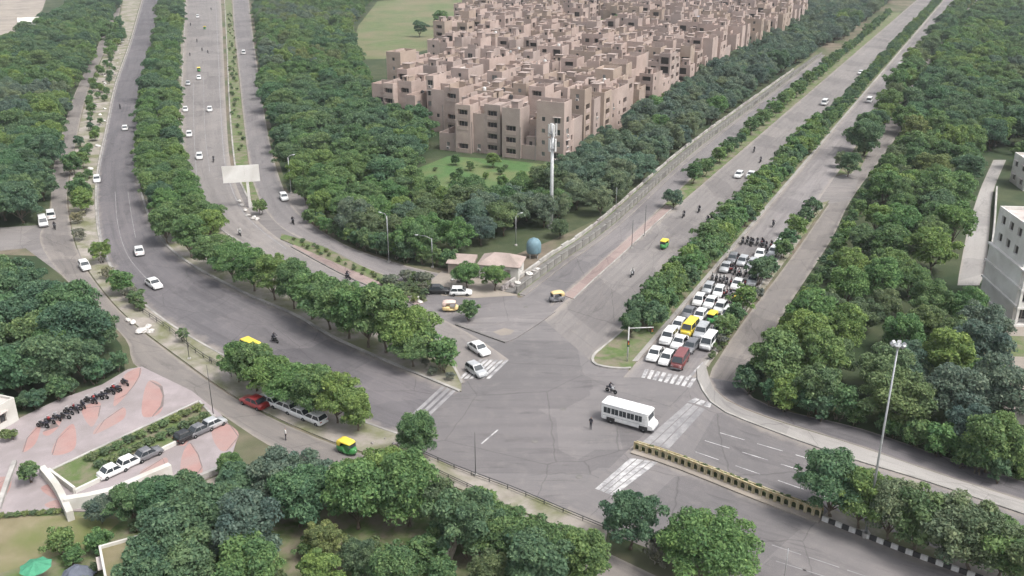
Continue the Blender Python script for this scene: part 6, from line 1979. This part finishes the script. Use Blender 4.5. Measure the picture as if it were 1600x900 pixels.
# ---- black and white kerb blocks of the lower median
kb = smooth(W([(1284, 813), (1360, 843), (1433, 871), (1500, 895), (1570, 920), (1640, 946)]), 0.5)
kerb = thing('striped_kerb', 'black and white painted kerb blocks along the lower-right median', 'kerb', kb[0])
NK = int(sum((kb[i + 1] - kb[i]).length for i in range(len(kb) - 1)) / 0.72)
kp = resample(kb, NK + 1)
kw = MB().box(0.01, 0.70, -0.13, 0.13, 0.0, 0.55, taper=0.02)
km = [kw.mesh('kerb_block', 'kerb_white'), kw.mesh('kerb_block', 'kerb_black')]
for k in range(NK):
    d = kp[k + 1] - kp[k]
    link('kerb_block', km[k % 2], kerb, kp[k] - kb[0], math.atan2(d.y, d.x) + r.uniform(-0.02, 0.02))
strip('median', offset(kb, -0.17), offset(kb, -2.2), 0.3, 'verge_soil', skirt=0.3)

# ---- avenue boundary wall of concrete panels and posts, drain beside it
wl = smooth(W([(808, 460), (872, 412), (958, 350), (1082, 238), (1182, 162), (1284, 86)]), 3.0)
bw = thing('boundary_wall', 'long grey panel wall with coping beside the walled service road', 'wall', wl[0])
r = random.Random(83)
NW = len(wl) - 1
for k in range(NW):
    a, b = wl[k], wl[k + 1]
    d = b - a
    L = d.length
    ang = math.atan2(d.y, d.x)
    hgt = 1.3 + r.uniform(-0.06, 0.06)
    link('wall_panel', MB().box(0.13, L - 0.13, -0.07, 0.07, 0, hgt).mesh('wall_panel', 'wall_grey' if r.random() < 0.85 else 'concrete_dark'), bw, a - wl[0], ang)
    link('post', MB().box(-0.13, 0.13, -0.13, 0.13, 0, 1.5).mesh('post', 'wall_grey'), bw, a - wl[0], ang)
    link('coping', MB().box(0.135, L - 0.135, -0.14, 0.14, hgt + 0.002, hgt + 0.1).mesh('coping', 'wall_grey'), bw, a - wl[0], ang)
wl2 = offset(wl, -3.0)[:int(NW * 0.85)]
bw2 = thing('boundary_wall', 'lower stone wall at the foot of the tree belt behind the panel wall', 'wall', wl2[0])
for k in range(len(wl2) - 1):
    d = wl2[k + 1] - wl2[k]
    link('stone_block', MB().box(0.02, d.length - 0.02, -0.2, 0.2, 0, 0.8 + r.uniform(-0.2, 0.15)).mesh('stone_block', r.choice(['concrete', 'rock_grey', 'kerb_stone'])), bw2, wl2[k] - wl2[0], math.atan2(d.y, d.x))
strip('drain_channel', offset(wl, -0.4), offset(wl, -2.5), 0.115, 'concrete_dark')
strip('footpath', offset(wl, 0.3), offset(wl, 1.5), 0.16, 'asphalt_pale', skirt=0.17)
# ---- railings on the left verge
def railing(name, label, pts, h=0.8, step=2.4, mat='steel_dark'):
    c = smooth(W(pts), step)
    t = thing(name, label, 'railing', (*c[0].xy, 0.14))
    for p in c:
        link('post', MB().tube([(0, 0, -0.05), (0, 0, h)], 0.05, 6).mesh('post', mat), t, (p - c[0]))
    for z in (h, h * 0.5):
        link('rail', MB().tube([(q - c[0]) + Vector((0, 0, z - 0.03)) for q in c], 0.045, 5).mesh('rail', mat), t)
    return t
railing('railing', 'dark low railing down the bare verge above the lower service road', [(224, 490), (262, 516), (300, 548), (344, 578)])
railing('railing', 'short dark railing at the head of the street tree row', [(328, 566), (346, 576), (362, 590)])
railing('railing', 'dark low railing along the lower verge of the junction', [(660, 712), (720, 738), (800, 768), (870, 798), (942, 828)], 0.6)
railing('railing', 'dark low railing beside the road behind the lone round tree', [(645, 722), (700, 748), (760, 776)], 0.5)
# ---- rubble and boulders
def rock(seed, s):
    rr = np.random.default_rng(seed)
    import bmesh
    bm = bmesh.new()
    bmesh.ops.create_icosphere(bm, subdivisions=2, radius=1.0)
    off = rr.uniform(0, 6, 3)
    for v in bm.verts:
        c = v.co
        k = 1 + 0.25 * math.sin(c.x * 2.3 + off[0]) * math.cos(c.y * 2.7 + off[1]) + 0.16 * math.sin(c.z * 4 + off[2] + c.x * 3) + rr.uniform(-0.1, 0.1)
        v.co = Vector((c.x * k * s[0], c.y * k * s[1], max(c.z * k, -0.35) * s[2]))
    me = bpy.data.meshes.new('boulder')
    bm.to_mesh(me)
    bm.free()
    return me
RK = [rock(k, (1.0, 0.8, 0.7)) for k in range(5)]
RG, RW = [], []
for m in RK:
    a = m.copy(); a.materials.append(MATS['rock_grey']); RG.append(a)
    b = m.copy(); b.materials.append(MATS['rubble_white']); RW.append(b)
r = random.Random(91)
def rocks(pts, meshes, name, label, group, s0, s1, z=0.14):
    for p in pts:
        s = r.uniform(s0, s1)
        o = link(name, r.choice(meshes), None, (p[0], p[1], z + 0.3 * s * 0.6), r.uniform(0, 6))
        o.scale = (s, s, s * r.uniform(0.7, 1.0))
        tag(o, label, 'rock', group)
rocks([G(*p) for p in [(200, 502), (208, 506), (228, 516), (236, 520), (232, 512), (222, 520)]], RW, 'boulder', 'white rubble lump on the verge at the upper end of the railing', 'rubble at the railing end', 0.45, 0.8)
rocks(scatter(GL([(188, 40), (166, 100), (146, 150), (140, 230), (118, 330), (140, 345), (150, 270), (164, 200), (178, 135), (202, 62)]), 3.5, seed=3)[:44], RW + RG[:2], 'boulder', 'pale rubble lump on the stony verge along the upper left road', 'rubble on the upper left verge', 0.3, 0.9)
rocks(scatter(GL([(632, 468), (650, 462), (664, 474), (640, 476)]), 0.9, seed=5)[:14], RW, 'boulder', 'white stone at the tip of the green verge', 'stones at the verge tip', 0.2, 0.45)
rocks(scatter(GL([(570, 690), (620, 678), (636, 690), (620, 716), (590, 712)]), 1.6, seed=6)[:16], RW + RG, 'boulder', 'small stone on the verge corner between trees and junction', 'stones on the verge corner', 0.12, 0.32)
rocks([G(*p) for p in [(800, 448), (790, 452), (808, 444), (826, 430), (838, 424), (720, 440), (708, 438)]], RG + RW, 'boulder', 'dusty boulder in front of the white hut', 'boulders before the hut', 0.4, 0.8)
rocks([G(*p) for p in [(388, 338), (396, 342), (402, 344), (384, 330), (374, 316), (378, 322)]], RW, 'boulder', 'white rubble lump at the foot of the hoarding', 'rubble at the hoarding foot', 0.4, 0.8)
# ---- manhole covers on the junction and roads
mh = MB().lathe([(0.42, 0.0), (0.42, 0.012), (0.3, 0.02)], 14).mesh('manhole_cover', 'concrete_dark')
for i, (p, lb) in enumerate([((822, 480), 'dark manhole cover on the turning lane above the traffic island'), ((836, 690), 'dark manhole cover in the middle of the junction'), ((880, 640), 'dark manhole cover left of the bus on the junction'), ((905, 745), 'dark manhole cover near the lower crossing bars'), ((560, 610), 'dark manhole cover on the shaded curved road'), ((1250, 735), 'dark manhole cover among the lane dashes')]):
    tag(link('manhole_cover', mh, None, (*G(*p).xy, 0.04)), lb, 'manhole cover')
# ---- odds and ends at the bottom edge
um = thing('parasol', 'green cloth parasol at the bottom left corner', 'parasol', G(62, 912))
link('pole', MB().tube([(0, 0, 0), (0, 0, 2.6)], 0.03, 6).mesh('pole', 'steel'), um)
cn = MB()
for k in range(8):
    a0, a1 = k * math.pi / 4, (k + 1) * math.pi / 4
    am_ = (a0 + a1) / 2
    cn.add([(0, 0, 2.65), (1.5 * math.cos(a0), 1.5 * math.sin(a0), 2.05), (1.36 * math.cos(am_), 1.36 * math.sin(am_), 1.98), (1.5 * math.cos(a1), 1.5 * math.sin(a1), 2.05)], [(0, 1, 2), (0, 2, 3)])
link('canopy', cn.mesh('canopy', 'tarp_green'), um)
tq = G(122, 905)
sh = MB()
n = 9
for i in range(n):
    for j in range(n):
        x, y = (i / (n - 1) - 0.5) * 3.2, (j / (n - 1) - 0.5) * 2.6
        sh.v.append((x, y, 1.6 * math.exp(-(x * x * 0.5 + y * y * 0.6)) + 0.12 * math.sin(x * 5) * math.cos(y * 4)))
for i in range(n - 1):
    for j in range(n - 1):
        sh.f.append((i * n + j, (i + 1) * n + j, (i + 1) * n + j + 1, i * n + j + 1)); sh.m.append(0)
tag(link('covered_heap', sh.mesh('covered_heap', 'tarp_slate'), None, (*tq.xy, 0.02)), 'heap under a slate-blue sheet left of the mossy hut', 'heap')

# ================================================================== HAZE
def haze_box(x0, x1, y0, y1, z0, z1, density):
    mb = MB().box(x0, x1, y0, y1, z0, z1)
    me = mb.mesh('haze', 'steel')
    me.materials.clear()
    m = bpy.data.materials.new('haze_air')
    m.use_nodes = True
    nt = m.node_tree
    nt.nodes.clear()
    out = nt.nodes.new('ShaderNodeOutputMaterial')
    v = nt.nodes.new('ShaderNodeVolumePrincipled')
    v.inputs['Color'].default_value = (0.86, 0.90, 0.93, 1)
    v.inputs['Density'].default_value = density
    v.inputs['Anisotropy'].default_value = 0.2
    nt.links.new(v.outputs[0], out.inputs['Volume'])
    me.materials.append(m)
    o = link('haze', me)
    o['kind'] = 'stuff'
HAZE = 0.00015
if HAZE:
    haze_box(-2600, 2600, -260, 5100, -1.0, 62.0, HAZE)
